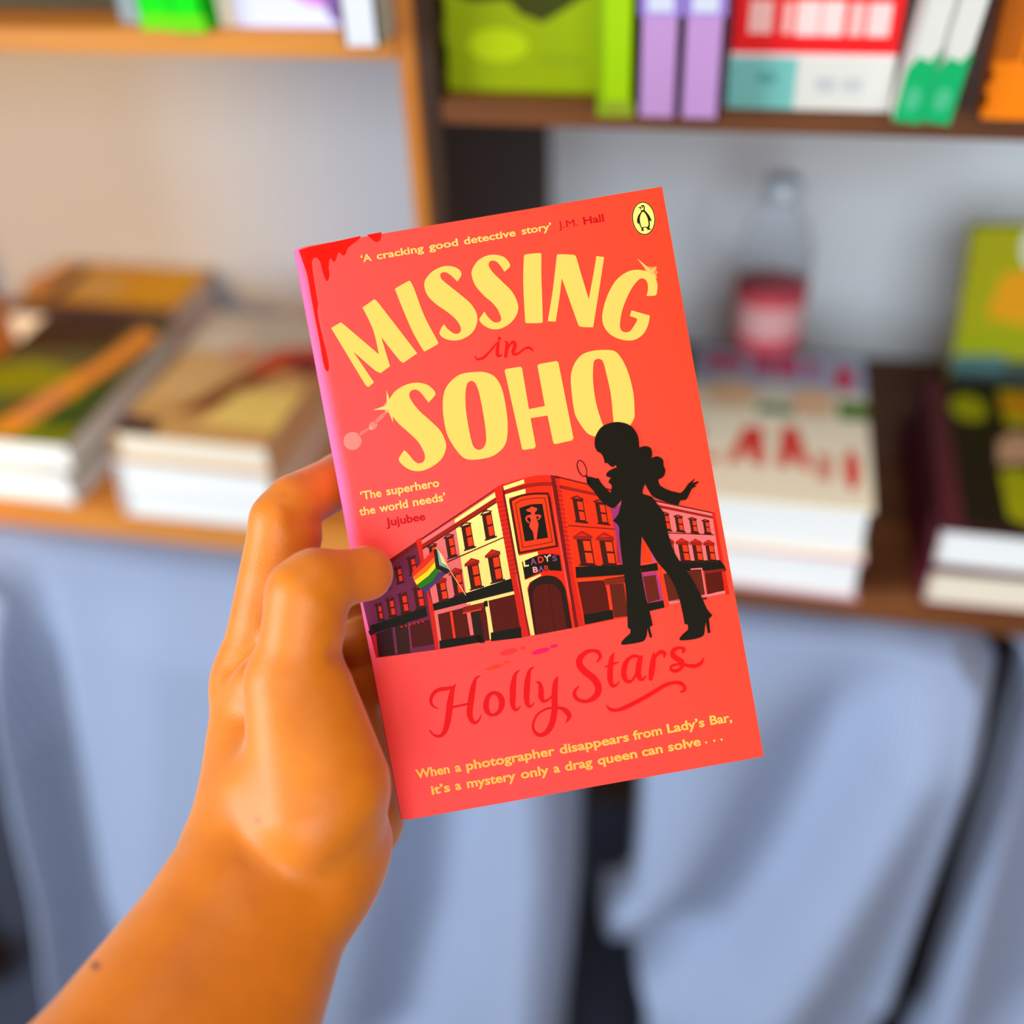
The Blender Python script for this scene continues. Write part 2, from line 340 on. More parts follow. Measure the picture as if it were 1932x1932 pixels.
# upper right shelf
ZR = .3484
LG = (138, 154, 0)
book('yellow-green book facing out in the corner of the upper right shelf', .089, .15, .016, LG, FACE, (.0425, .032, ZR),
     [([(0, .36), (.2, .32), (.42, .33), (.5, .28), (.64, .25), (.76, .29), (.9, .34), (1, .36), (1, 1), (0, 1)], (56, 58, 6)), (ell(.35, .17, .2, .06), (168, 186, 2)), (ell(.75, .12, .16, .02), (130, 146, 6))])
book('yellow-green book standing spine out beside the facing one', .13, .17, .0195, (150, 190, 0), SPINE, (.136, -.023, ZR), spine_prints=[((.82, 0, 1, 1), (120, 150, 0)), ((0, 0, .82, .05), (132, 150, 30))])
g = 'lilac books on the upper right shelf'
for k, (x, lab) in enumerate(((.1572, 'left lilac book standing spine out next to the yellow-green spine'), (.1797, 'right lilac book standing spine out next to the red cover'))):
    book(lab, .13, .17, .0215, (178, 134, 184), SPINE, (x, -.0215, ZR), spine_prints=[((0, .30, 1, 1), (146, 120, 190)), ((.2, .31, .8, .37), (196, 196, 210))], group=g)
book('red book with white lettering and a teal and white foot, facing out', .0845, .16, .016, (222, 24, 26), FACE, (.2035, .014, ZR),
     [((0, 0, .42, .165), (112, 178, 170)), ((.42, 0, 1, .17), (204, 200, 190)), ((0, .165, 1, .18), (226, 200, 196)), ((.54, .06, .66, .105), (178, 178, 176)), ((.70, .06, .82, .105), (182, 182, 180)), ((.18, .085, .3, .115), (78, 150, 146)),
      ((.10, .24, .24, .34), (236, 178, 170)), ((.30, .24, .36, .335), (236, 168, 160)), ((.38, .235, .52, .34), (240, 196, 190)), ((.53, .235, .66, .34), (240, 196, 190)), ((.69, .235, .78, .335), (236, 170, 164)), ((.80, .235, .93, .335), (240, 190, 184)), ((.02, .46, .98, .56), (236, 190, 184))])
LEAN = Matrix.Rotation(math.radians(6.5), 4, 'Y')
g = 'white and green books leaning on the upper right shelf'
GR = (8, 160, 92)
for k, (x, lab) in enumerate(((.2887, 'left leaning white book with a green foot, next to the red cover'), (.3031, 'right leaning white book with a green foot, next to the orange cover'))):
    book(lab, .13, .125, .0140, (206, 202, 194), LEAN @ SPINE, (x, -.022, ZR + .0020), spine_prints=[([(0, 0), (1, 0), (1, .204), (.7, .26), (.3, .245), (0, .30)], GR), (ell(.5, .095, .28, .048), (70, 170, 122))], group=g)
book('orange book with a black panel, facing out at the upper right corner', .13, .17, .016, (232, 120, 4), FACE, (.3330, .006, ZR),
     [((.12, .16, 1, .27), (34, 38, 8)), ((.14, .27, 1, 1), (206, 140, 84)), ((0, .17, .1, 1), (176, 88, 4))])

# ---------------------------------------------------------------- clear bottle behind the red-lettered book
def glass_mat():
    mm = bpy.data.materials.new('clear_plastic'); mm.use_nodes = True; b = mm.node_tree.nodes['Principled BSDF']
    b.inputs['Base Color'].default_value = (.93, .96, 1, 1); b.inputs['Roughness'].default_value = .04; b.inputs['Transmission Weight'].default_value = 1.0; b.inputs['IOR'].default_value = 1.06
    return mm
bt = empty('bottle', (.243, .205, ZB), label='clear bottle with a pink and red label, standing behind the red-lettered book', cat='bottle')
lathe('body', [(.005, 0), (.026, .0005), (.028, .004), (.028, .150), (.0265, .163), (.021, .178), (.0135, .188), (.0125, .196)], glass_mat(), bt)
lathe('cap', [(.0135, .1962), (.0140, .198), (.0138, .212), (.0125, .214), (.002, .2145)], mat('cap_grey', (200, 210, 222), .35, .4), bt)
lb = lathe('label', [(.0284, .080), (.0285, .081), (.0285, .127), (.0284, .128)], mat('label_red', (220, 84, 96), .5, .3), bt)
lathe('label_panel', [(.0287, .092), (.0288, .093), (.0288, .118), (.0287, .119)], mat('label_pink', (232, 176, 178), .5, .3), lb)
# ---------------------------------------------------------------- hand and forearm (one continuous skin surface)
FPX = 2071.5936852122336
def cam_pt(px, py, d):
    return np.array([(px - 966.0) / FPX * d, (py - 966.0) / FPX * d, d])

BOOK_D, BOOK_T = 0.375, 0.021
def hand_prims():
    L = []
    def cap(a, b, ra, rb, k=6.0):
        L.append((cam_pt(*a), cam_pt(*b), ra / 1000, rb / 1000, k / 1000))
    # forearm
    cap((470, 1690, .352), (140, 2190, .300), 26.0, 33.0, 10)
    cap((140, 2190, .300), (-250, 2750, .235), 33.0, 40.0, 10); cap((372, 2090, .318), (-60, 2700, .240), 28.5, 37.0, 10)
    cap((572, 1650, .357), (372, 2090, .318), 19.5, 28.5, 10)
    cap((470, 1690, .352), (572, 1650, .357), 24.5, 19.5, 10)
    # carpus / heel of hand
    cap((480, 1620, .357), (640, 1590, .360), 19.0, 17.5, 8)
    cap((530, 1500, .357), (590, 1650, .357), 20, 19.5, 8)
    # thenar + thumb
    cap((600, 1520, .349), (552, 1290, .352), 22.0, 15.5, 6)
    cap((634, 1470, .347), (600, 1300, .350), 16.5, 11.0, 6)
    cap((556, 1290, .351), (582, 1122, .349), 13.6, 13.0, 4)
    cap((582, 1122, .349), (600, 1100, .350), 13.0, 10.6, 3)
    cap((600, 1100, .351), (690, 1082, .3625), 10.4, 8.6, 3)
    cap((690, 1082, .3625), (688, 1082, .3640), 8.6, 8.9, 2)
    # index finger
    cap((482, 1290, .388), (535, 985, .386), 13.5, 11.6, 5)
    cap((526, 1090, .386), (553, 1012, .388), 11.5, 10.2, 3)
    cap((535, 985, .386), (556, 950, .389), 11.2, 10.3, 3)
    cap((556, 950, .389), (645, 905, .4075), 10.3, 9.8, 1)
    cap((645, 903, .4075), (740, 875, .4070), 9.6, 7.8, 2)
    # index metacarpal and the back of the hand
    cap((482, 1290, .388), (484, 1560, .364), 13.5, 18.5, 10)
    cap((484, 1400, .374), (482, 1560, .364), 13.0, 17.5, 10)
    # middle, ring, little finger behind the book
    cap((510, 1330, .410), (555, 1600, .378), 13.0, 16.0, 8)
    cap((510, 1330, .410), (575, 1140, .420), 11.0, 10.5, 4)
    cap((575, 1140, .420), (690, 1102, .4085), 10.4, 9.6, 3)
    cap((690, 1102, .4085), (810, 1080, .4055), 9.6, 7.8, 2)
    cap((550, 1390, .428), (610, 1610, .386), 13.0, 15.0, 8)
    cap((550, 1390, .428), (605, 1215, .430), 11.0, 10.4, 4)
    cap((605, 1215, .430), (735, 1187, .4090), 10.4, 9.4, 3)
    cap((735, 1187, .4090), (840, 1172, .4050), 9.4, 7.6, 2)
    cap((610, 1450, .434), (650, 1580, .388), 13.0, 13.0, 8)
    cap((610, 1450, .434), (650, 1300, .434), 10.4, 9.6, 4)
    cap((650, 1300, .434), (760, 1268, .4085), 9.6, 8.6, 3)
    cap((760, 1268, .4085), (835, 1258, .4045), 8.6, 7.2, 2)
    cap((575, 1230, .440), (640, 1400, .440), 10.0, 12.0, 8)
    # edge of the palm turned towards the book
    cap((640, 1400, .425), (672, 1550, .398), 15.0, 14.0, 10)
    cap((640, 1330, .432), (672, 1480, .424), 14.0, 13.0, 10)
    cap((700, 1420, .428), (698, 1545, .402), 11.0, 11.5, 8)
    # web between thumb and index
    cap((500, 1290, .372), (520, 1240, .376), 11, 8, 8)
    return L

def sd_round_cone(P, a, b, ra, rb):
    ab = b - a
    t = np.clip(((P - a) @ ab) / (ab @ ab), 0, 1)
    q = P - a - t[:, None] * ab
    return np.sqrt((q * q).sum(1)) - (ra + (rb - ra) * t)

# shallow dents: creases and hollows  (point, point, radius mm, depth mm)
def hand_dents():
    D = []
    def dent(a, b, r, depth): D.append((cam_pt(*a), cam_pt(*b), r / 1000, depth / 1000))
    dent((560, 982, .375), (606, 1000, .375), 3.0, 2.4)      # fold on the inside of the bent index
    dent((541, 956, .3759), (560, 967, .3771), 2.2, .8)       # skin lines across the index joint
    dent((562, 968, .3772), (578, 978, .3790), 2.3, 1.3)
    dent((578, 978, .3790), (600, 984, .3840), 2.4, 2.0)
    dent((636, 1234, .345), (655, 1240, .350), 3.5, 1.8)     # notch below the thumb base
    dent((648, 1140, .338), (668, 1175, .345), 4.0, 1.2)     # inner thumb joint
    dent((640, 1570, .336), (740, 1530, .345), 5.0, .8)      # wrist crease
    dent((610, 1690, .330), (690, 1600, .335), 6.0, 1.2)     # tendon hollow at the wrist
    dent((432, 1262, .372), (476, 1215, .372), 3.5, 2.0)     # line between thumb and index
    return D

def hand_field(P):
    out = None
    for a, b, ra, rb, k in hand_prims():
        d = sd_round_cone(P, a, b, ra, rb)
        if out is None: out = d
        else:
            h = np.clip(0.5 + 0.5 * (out - d) / k, 0, 1)
            out = out * (1 - h) + d * h - k * h * (1 - h)
    for a, b, r, depth in hand_dents():
        d = sd_round_cone(P, a, b, 0, 0)
        out = out + depth * np.exp(-(d / r) ** 2)
    return out

def surface_nets(field, lo, hi, h):
    n = np.ceil((hi - lo) / h).astype(int) + 1
    ax = [lo[i] + h * np.arange(n[i]) for i in range(3)]
    F = np.empty(n)
    yz = np.stack(np.meshgrid(ax[1], ax[2], indexing='ij'), -1).reshape(-1, 2)
    for i, x in enumerate(ax[0]):
        F[i] = field(np.c_[np.full(len(yz), x), yz]).reshape(n[1], n[2])
    S = F < 0
    corner = [(i, j, k) for i in (0, 1) for j in (0, 1) for k in (0, 1)]
    m = n - 1
    cnt = np.zeros(m, int)
    for c in corner: cnt += S[c[0]:c[0] + m[0], c[1]:c[1] + m[1], c[2]:c[2] + m[2]]
    act = (cnt > 0) & (cnt < 8)
    idx = -np.ones(m, int); cells = np.argwhere(act); idx[act] = np.arange(len(cells))
    acc = np.zeros((len(cells), 3)); num = np.zeros(len(cells))
    val = lambda c: F[cells[:, 0] + c[0], cells[:, 1] + c[1], cells[:, 2] + c[2]]
    for c in corner:
        for a in range(3):
            if c[a]: continue
            e = list(c); e[a] = 1
            v0, v1 = val(c), val(e); cr = (v0 < 0) != (v1 < 0)
            t = np.where(cr, v0 / np.where(cr, v0 - v1, 1), 0)
            p = np.tile(np.array(c, float), (len(cells), 1)); p[:, a] += t
            acc[cr] += p[cr]; num[cr] += 1
    V = lo + h * (cells + acc / num[:, None])
    Q = []
    for a in range(3):
        b, c = (a + 1) % 3, (a + 2) % 3
        s0 = [slice(1, -1)] * 3; s0[a] = slice(0, -1); s1 = list(s0); s1[a] = slice(1, None)
        A, B = S[tuple(s0)], S[tuple(s1)]
        for flip, M in ((False, A & ~B), (True, B & ~A)):
            g = np.argwhere(M); off = np.ones(3, int); off[a] = 0; g = g + off
            def at(db, dc):
                q = g.copy(); q[:, b] -= db; q[:, c] -= dc
                return idx[q[:, 0], q[:, 1], q[:, 2]]
            quad = np.stack([at(1, 1), at(0, 1), at(0, 0), at(1, 0)], 1)
            Q.append(quad[:, ::-1] if flip else quad)
    return V, np.concatenate(Q)
# ---------------------------------------------------------------- the held paperback and its printed cover
CAMM = np.eye(4); CAMM[:3, :3] = CAM_R; CAMM[:3, 3] = CAM_C      # camera axes (right, down, forward) to world
CORN = [(553, 469), (1249, 352), (1441, 1427), (757, 1549)]      # head-left, head-right, foot-right, foot-left
def cp(px, py): return cam_pt(px, py, BOOK_D)
_tl, _tr, _br, _bl = [cp(*c) for c in CORN]
_ex = (_tr - _tl) + (_br - _bl); _ex /= np.linalg.norm(_ex)
_ez = np.array([0, 0, -1.0]); _ey = np.cross(_ez, _ex)
def cover_xy(px, py):
    v = cp(px, py) - _bl
    return float(v @ _ex), float(v @ _ey)
_M = CAM_R @ np.stack([_ex, _ey, _ez], 1); _o = CAM_C + CAM_R @ _bl
BM = Matrix([[*_M[i], _o[i]] for i in range(3)] + [[0, 0, 0, 1]])
paperback = bpy.data.objects.new('paperback_book', None); COL.objects.link(paperback); paperback.matrix_world = BM
tag(paperback, 'coral pink paperback with cream title lettering and a black silhouette, held up in the hand', 'book')
CB = [cover_xy(*c) for c in CORN]                                # cover corners in the book's own axes
def edge_x(y): return CB[0][0] + (CB[3][0] - CB[0][0]) * (CB[0][1] - y) / (CB[0][1] - CB[3][1])
HINGE = .0062
def hinge(x, y):
    u = x - edge_x(y)
    return -.0016 * max(0.0, 1 - u / HINGE) ** 2
CUTS = [.0004, .001, .0018, .0026, .0035, .0045, .0055, .0063]
def smooth_loop(pts, n=6):
    """closed outline; points with a third entry are sharp corners, the others are rounded"""
    P = [np.array(p[:2], float) for p in pts]; sh = [len(p) > 2 for p in pts]; N = len(P); out = []
    for i in range(N):
        p0, p1, p2, p3 = P[i - 1], P[i], P[(i + 1) % N], P[(i + 2) % N]
        if sh[i] and sh[(i + 1) % N]: out.append(p1); continue
        t1 = (p2 - p1) * .5 if sh[i] else (p2 - p0) * .5
        t2 = (p2 - p1) * .5 if sh[(i + 1) % N] else (p3 - p1) * .5
        L = np.linalg.norm(p2 - p1); 
        for t_ in (t1, t2):
            l = np.linalg.norm(t_)
            if l > L: t_ *= L / l
        for k in range(n):
            s = k / n
            out.append((2 * s**3 - 3 * s**2 + 1) * p1 + (s**3 - 2 * s**2 + s) * t1 + (-2 * s**3 + 3 * s**2) * p2 + (s**3 - s**2) * t2)
    return [tuple(q) for q in out]
def half(q, t):
    a0 = math.atan2(t[1], t[0]); return [(q[0] + q[2] * math.cos(a0 + a), q[1] + q[2] * math.sin(a0 + a)) for a in np.linspace(-math.pi / 2, math.pi / 2, 8)]
def stroke(path, n=7):
    """brush stroke through (x, y, half width) points"""
    P = [np.array(p, float) for p in path]; Q = []
    for i in range(len(P) - 1):
        p0, p1, p2, p3 = P[max(i - 1, 0)], P[i], P[i + 1], P[min(i + 2, len(P) - 1)]
        for k in range(n):
            s = k / n; Q.append(.5 * (2 * p1 + (p2 - p0) * s + (2 * p0 - 5 * p1 + 4 * p2 - p3) * s * s + (3 * p1 - p0 - 3 * p2 + p3) * s**3))
    Q.append(P[-1]); Q = np.array(Q); T = np.gradient(Q[:, :2], axis=0); T /= np.linalg.norm(T, axis=1)[:, None] + 1e-9
    Nn = np.c_[-T[:, 1], T[:, 0]]; w_ = np.maximum(Q[:, 2:3], .5)
    a, b = Q[:, :2] + Nn * w_, Q[:, :2] - Nn * w_
    return [[tuple(a[i]), tuple(a[i + 1]), tuple(b[i + 1]), tuple(b[i])] for i in range(len(Q) - 1)] + [half(Q[0], -T[0]), half(Q[-1], T[-1])]
def mapper(x0, y0, sc): return lambda pts: [(x0 + p[0] / sc, y0 + p[1] / sc, *p[2:]) for p in pts]
LAYER = 2.5e-5
class Print:
    """flat printed shapes gathered into one mesh lying on the cover"""
    def __init__(self, layer): self.V, self.F, self.fm, self.ms, self.layer, self.lift = [], [], [], [], layer, 0.0
    def brush(self, f, path, col, n=7):
        self.lift += 5e-6
        for q in stroke(path, n): self.add(f(q), col); self.lift += 3e-7
    def add(self, loops, col, sub=0, rough=.4):
        if isinstance(loops[0], tuple): loops = [loops]
        mm = mat('cover_ink', col, .5, .08)
        if mm not in self.ms: self.ms.append(mm)
        L = [[Vector((*cover_xy(p[0], p[1]), 0)) for p in lp] for lp in loops]
        b0 = len(self.V); z = (self.layer + sub) * LAYER + self.lift
        self.V += [(v.x, v.y, z) for lp in L for v in lp]
        for t in tessellate_polygon(L):
            self.F.append(tuple(b0 + i for i in t)); self.fm.append(self.ms.index(mm))
    def build(self, name, parent, label=None):
        bm = bmesh.new(); vs = [bm.verts.new(v) for v in self.V]
        for f, k in zip(self.F, self.fm):
            try: bf = bm.faces.new([vs[i] for i in f]); bf.material_index = k
            except ValueError: pass
        if min(v.co.x - edge_x(v.co.y) for v in bm.verts) < HINGE + .001:
            ed = Vector((CB[0][0] - CB[3][0], CB[0][1] - CB[3][1], 0)); nrm = Vector((ed.y, -ed.x, 0)).normalized()
            for c in CUTS:
                bmesh.ops.bisect_plane(bm, geom=bm.verts[:] + bm.edges[:] + bm.faces[:], plane_co=(CB[3][0] + c, CB[3][1], 0), plane_no=nrm)
        for v in bm.verts: v.co.z += hinge(v.co.x, v.co.y)
        for f in bm.faces:
            f.normal_update()
            if f.normal.z < 0: f.normal_flip()
        o = bmobj(name, bm, self.ms, parent)
        if label: o['label'] = label
        return o

# cover boards, spine and pages
def sheet(name, z0, th, col_fn, front):
    ys = 34; us = [0.0] + CUTS + list(np.linspace(.0085, 1, 26)); n = len(us); V, C, F = [], [], []
    for side in (0, 1):
        for j in range(ys):
            t = j / (ys - 1); A = np.array(CB[3]) * (1 - t) + np.array(CB[0]) * t; B = np.array(CB[2]) * (1 - t) + np.array(CB[1]) * t
            wd = np.linalg.norm(B - A)
            for u in us:
                k = u if u < .0084 else HINGE + .0012 + (u - .0085) / (1 - .0085) * (wd - HINGE - .0012)
                p = A + (B - A) * k / wd
                V.append((p[0], p[1], z0 + (hinge(*p) if front else 0) - th * side)); C.append(col_fn(p[0], p[1]))
    o_ = ys * n
    for j in range(ys - 1):
        for i in range(n - 1):
            q = (j * n + i, j * n + i + 1, (j + 1) * n + i + 1, (j + 1) * n + i); F.append(q); F.append(tuple(o_ + k for k in q[::-1]))
    nf = len(F)
    ring = [i for i in range(n)] + [j * n + n - 1 for j in range(1, ys)] + [(ys - 1) * n + i for i in range(n - 2, -1, -1)] + [j * n for j in range(ys - 2, 0, -1)]
    for a, b in zip(ring, ring[1:] + ring[:1]):            # cut edge of the card
        k = len(V); V += [V[a], V[b], V[b + o_], V[a + o_]]; C += [C[a], C[b], C[b], C[a]]; F.append((k, k + 3, k + 2, k + 1))
    o = obj(name, V, F, M_COVER, paperback, smooth=True)
    at = o.data.color_attributes.new('print', 'FLOAT_COLOR', 'POINT'); at.data.foreach_set('color', np.array([(*lin(c), 1) for c in C]).ravel())
    return o
M_COVER = bpy.data.materials.new('coral_cover_card'); M_COVER.use_nodes = True
_nt = M_COVER.node_tree; _b = _nt.nodes['Principled BSDF']; _b.inputs['Roughness'].default_value = .5; _b.inputs['Specular IOR Level'].default_value = .08
_a = _nt.nodes.new('ShaderNodeAttribute'); _a.attribute_name = 'print'; _nt.links.new(_a.outputs['Color'], _b.inputs['Base Color'])
def cover_colour(x, y):
    """the printed sky runs from orange-red at the head and the outer edge to pinker at the spine and foot"""
    u = min(1, max(0, x / .127)); v = min(1, max(0, y / .198)); t = max(0, min(1, 1.0 * (1 - u) + .35 * (1 - v)))
    a, b = np.array((248, 62, 33)), np.array((250, 74, 70)); c = a + (b - a) * t
    e = max(0, 1 - max(0, x - edge_x(y) - .0012) / .0035) * min(1, max(0, (y - .048) / .02))      # the pink of the spine runs over the fold
    return tuple(c + (np.array((255, 100, 150)) - c) * e)
front = sheet('front_cover', 0, .0004, cover_colour, True)
sheet('back_cover', -BOOK_T + .0004, .0004, lambda x, y: (244, 92, 88), False)
ky = np.linspace(0, 1, 12)
V, F = [], []
sect = [(.0, -.0016), (-.0004, -.0030), (-.0006, -.006), (-.0006, -.016), (-.0004, -.0190), (.0, -BOOK_T)]
for t in ky:
    A = np.array(CB[3]) * (1 - t) + np.array(CB[0]) * t
    for dx, z in sect: V.append((A[0] + dx, A[1], z))
ns = len(sect)
for j in range(len(ky) - 1):
    for i in range(ns - 1): F.append((j * ns + i, (j + 1) * ns + i, (j + 1) * ns + i + 1, j * ns + i + 1))
obj('spine', V, F, mat('spine_card', (250, 100, 148), .42, .3), paperback, smooth=True)
V = []
for z in (-.0024, -BOOK_T + .0006):
    for (x, y), (sx, sy) in zip(CB, ((1, -1), (-1, -1), (-1, 1), (1, 1))): V.append((x + sx * .0007, y + sy * .0006, z if z < -.003 or sx > 0 else -.0006))
obj('page_block', V, [(0, 3, 2, 1), (4, 5, 6, 7), (0, 1, 5, 4), (1, 2, 6, 5), (2, 3, 7, 6), (3, 0, 4, 7)], M_PAGE_C, paperback)

c1, c2, c3 = mapper(540, 340, 4.6), mapper(880, 340, 4.6), mapper(600, 660, 4.6)
c4, c5 = mapper(960, 780, 4.391), mapper(660, 880, 4.391)
c6, c7 = mapper(680, 1180, 4.6), mapper(1040, 1180, 4.6)
c0 = lambda p: p
CREAM, RED, BLACK = (232, 190, 88), (226, 2, 6), (20, 15, 2)

# dripping blood
p = Print(2)
p.add(smooth_loop(c1([(105, 603, 1), (652, 482, 1), (620, 520), (570, 560), (535, 590), (515, 640), (495, 655), (455, 628), (430, 690), (415, 710), (380, 680), (368, 760), (375, 820), (360, 875), (335, 850), (315, 790), (295, 710), (265, 675), (235, 680), (222, 720), (235, 830), (255, 960), (275, 1080), (270, 1140), (300, 1300), (345, 1480), (370, 1610), (360, 1660), (335, 1635), (315, 1560), (285, 1380), (240, 1150), (205, 960), (180, 820), (150, 730)])), (236, 14, 2))
p.add(smooth_loop(c1([(700, 474, 1), (828, 450, 1), (818, 515), (785, 537), (745, 515)])), (236, 14, 2))
p.build('blood_drip_illustration', front, 'red dripping blood printed at the top left corner')

# title
p = Print(4)
p.add(smooth_loop(c1([(390, 1283, 1), (475, 1233, 1), (500, 1252), (805, 1512, 1), (755, 1300), (662, 1105, 1), (765, 1033, 1), (790, 1052), (1138, 1503, 1), (1018, 1585, 1), (985, 1565), (825, 1362, 1), (902, 1615, 1), (820, 1675, 1), (770, 1650), (583, 1488, 1), (762, 1755, 1), (715, 1796, 1), (690, 1780)])), CREAM)
p.add(smooth_loop(c1([(945, 950), (955, 935), (1065, 874), (1080, 880), (1110, 940), (1200, 1180), (1320, 1410), (1312, 1425), (1205, 1485), (1190, 1478), (1090, 1300)])), CREAM)
SS1 = [(1485, 880, 1), (1520, 825), (1510, 785), (1470, 758), (1410, 745), (1340, 755), (1260, 800), (1205, 870), (1200, 930), (1230, 1005), (1300, 1075), (1400, 1145), (1470, 1205), (1510, 1265), (1515, 1310), (1490, 1332), (1455, 1330), (1400, 1290), (1370, 1250, 1), (1345, 1285), (1332, 1335), (1375, 1375), (1460, 1392), (1550, 1370), (1625, 1310), (1658, 1225), (1650, 1150), (1600, 1070), (1520, 1000), (1420, 920), (1350, 860), (1337, 820), (1360, 800), (1395, 803), (1440, 835)]
p.add(smooth_loop(c1(SS1)), CREAM)
p.add(smooth_loop(c2([(330, 795, 1), (378, 750), (370, 715), (330, 670), (260, 648), (180, 655), (105, 695), (55, 765), (45, 820), (75, 910), (150, 1000), (220, 1060), (270, 1120), (300, 1190), (298, 1220), (270, 1235), (235, 1230), (190, 1190), (155, 1140, 1), (125, 1185), (112, 1215), (150, 1260), (220, 1292), (290, 1290), (370, 1250), (430, 1180), (450, 1110), (435, 1040), (390, 960), (310, 880), (230, 800), (195, 745), (200, 710), (230, 698), (265, 710), (300, 750)])), CREAM)
p.add(smooth_loop(c2([(500, 660), (512, 645), (640, 632), (650, 645), (650, 800), (663, 1225), (652, 1238), (522, 1241), (511, 1230), (493, 880)])), CREAM)
p.add(smooth_loop(c2([(785, 655), (797, 643), (938, 650), (955, 675), (1000, 830), (1062, 1033, 1), (1105, 800), (1128, 658, 1), (1195, 668, 1), (1160, 900), (1100, 1277, 1), (985, 1270), (960, 1225), (828, 852, 1), (810, 1000), (775, 1228, 1), (706, 1224, 1), (750, 950)])), CREAM)
p.add(smooth_loop(c2([(1563, 1005, 1), (1640, 1000), (1655, 960), (1655, 890), (1620, 820), (1540, 785), (1450, 780), (1370, 810), (1290, 880), (1220, 1010), (1180, 1160), (1190, 1260), (1250, 1340), (1350, 1385), (1450, 1388), (1530, 1340), (1575, 1260), (1592, 1175, 1), (1432, 1130, 1), (1418, 1180, 1), (1480, 1205), (1460, 1255), (1420, 1310), (1380, 1320), (1345, 1305), (1332, 1260), (1345, 1160), (1380, 1050), (1440, 930), (1500, 860), (1540, 855), (1570, 890), (1575, 950)])), CREAM)
p.add(smooth_loop(c3([(960, 458, 1), (1018, 390), (1005, 350), (950, 305), (860, 285), (760, 305), (670, 360), (622, 430), (612, 500), (640, 565), (700, 640), (790, 720), (870, 800), (920, 890), (928, 940), (910, 975), (870, 985), (830, 960), (790, 910), (750, 870, 1), (720, 910), (702, 955), (740, 1005), (810, 1045), (890, 1052), (980, 1020), (1070, 950), (1110, 860), (1105, 790), (1060, 700), (980, 620), (880, 530), (810, 440), (792, 390), (810, 355), (850, 345), (890, 370), (930, 420)])), CREAM)
p.add([smooth_loop(c3([(1330, 195), (1450, 195), (1540, 240), (1600, 350), (1640, 560), (1645, 720), (1620, 830), (1530, 915), (1400, 950), (1280, 945), (1200, 870), (1120, 730), (1085, 540), (1090, 390), (1130, 300), (1220, 220)])),
       smooth_loop(c3([(1330, 270), (1365, 290), (1400, 380), (1445, 620), (1460, 780), (1440, 845), (1395, 868), (1350, 840), (1320, 740), (1285, 530), (1280, 380), (1295, 295)]))], CREAM)
p.add(smooth_loop([(952, 699, 1), (955, 696, 1), (982, 692, 1), (985, 695, 1), (998, 772, 1), (1028, 766, 1), (1014, 690, 1), (1017, 687, 1), (1050, 681, 1), (1053.5, 684, 1), (1082, 827, 1), (1079, 831, 1), (1048, 838, 1), (1044, 836, 1), (1033, 784, 1), (1001, 789, 1), (1011, 842, 1), (1008, 846, 1), (988, 849, 1), (985, 847, 1)]), CREAM)
p.add([smooth_loop([(1077, 710), (1084, 686), (1100, 668), (1126, 661), (1158, 662), (1173, 677), (1186, 705), (1195, 742), (1197, 770), (1196, 790), (1180, 812), (1150, 826), (1124, 824), (1109, 818), (1096, 802), (1085, 782), (1079, 745)]),
       smooth_loop([(1121, 681), (1129, 677), (1137, 681), (1143, 701), (1152, 742), (1156, 780), (1157, 800), (1150, 812), (1140, 806), (1130, 780), (1123, 752), (1119, 720), (1119, 695)])], CREAM)
p.build('title_lettering', front, 'cream hand-drawn capitals of the title')
p = Print(3)
for s in ([(72, 1528, 5), (95, 1553, 9), (140, 1545, 11), (190, 1500, 9), (240, 1440, 8), (268, 1410, 6)], [(278, 1405, 10), (268, 1480, 15), (275, 1525, 13), (305, 1518, 6)], [(338, 1400, 7), (352, 1425, 14), (340, 1530, 13)],
          [(346, 1490, 7), (375, 1430, 9), (410, 1402, 12), (420, 1440, 15), (405, 1490, 15), (418, 1512, 12), (455, 1500, 9), (505, 1462, 9), (548, 1455, 11), (578, 1485, 4)]):
    p.brush(c2, s, (224, 16, 12))
p.add(c2(ell(285, 1375, 15, 15)), (224, 16, 12))
p.build('small_word_lettering', front, 'small red script word between the two title words')

# author's name and its flourish
p = Print(4)
for s in ([(825, 512, 4), (800, 560, 18), (780, 660, 27), (768, 760, 28), (752, 860, 26), (728, 925, 20), (690, 960, 13), (640, 952, 9), (602, 910, 5)],
          [(815, 530, 8), (760, 547, 15), (690, 556, 16), (640, 585, 16), (612, 640, 14), (625, 695, 9), (672, 720, 4)],
          [(1040, 435, 3), (1000, 465, 12), (978, 540, 23), (958, 660, 27), (948, 760, 26), (965, 822, 20), (995, 846, 13), (1028, 822, 9), (1048, 780, 4)],
          [(785, 712, 9), (860, 697, 9), (945, 678, 9)],
          [(1382, 388, 3), (1345, 425, 14), (1326, 520, 25), (1322, 620, 26), (1322, 680, 23), (1337, 725, 16), (1362, 730, 9), (1388, 702, 4)],
          [(1505, 360, 3), (1468, 395, 14), (1449, 490, 25), (1443, 590, 26), (1443, 650, 23), (1457, 695, 16), (1482, 700, 9), (1508, 672, 4)],
          [(1525, 492, 4), (1552, 500, 13), (1568, 560, 23), (1568, 620, 23), (1588, 656, 15), (1625, 648, 9), (1665, 610, 7)],
          [(1712, 448, 5), (1692, 500, 21), (1684, 620, 26), (1686, 720, 26), (1668, 830, 26), (1638, 900, 24), (1590, 945, 18), (1540, 948, 14), (1502, 905, 12), (1500, 850, 10), (1532, 780, 9), (1590, 735, 8), (1660, 715, 8), (1735, 718, 12), (1785, 745, 22), (1812, 790, 18), (1783, 845, 4)]):
    p.brush(c6, s, RED)
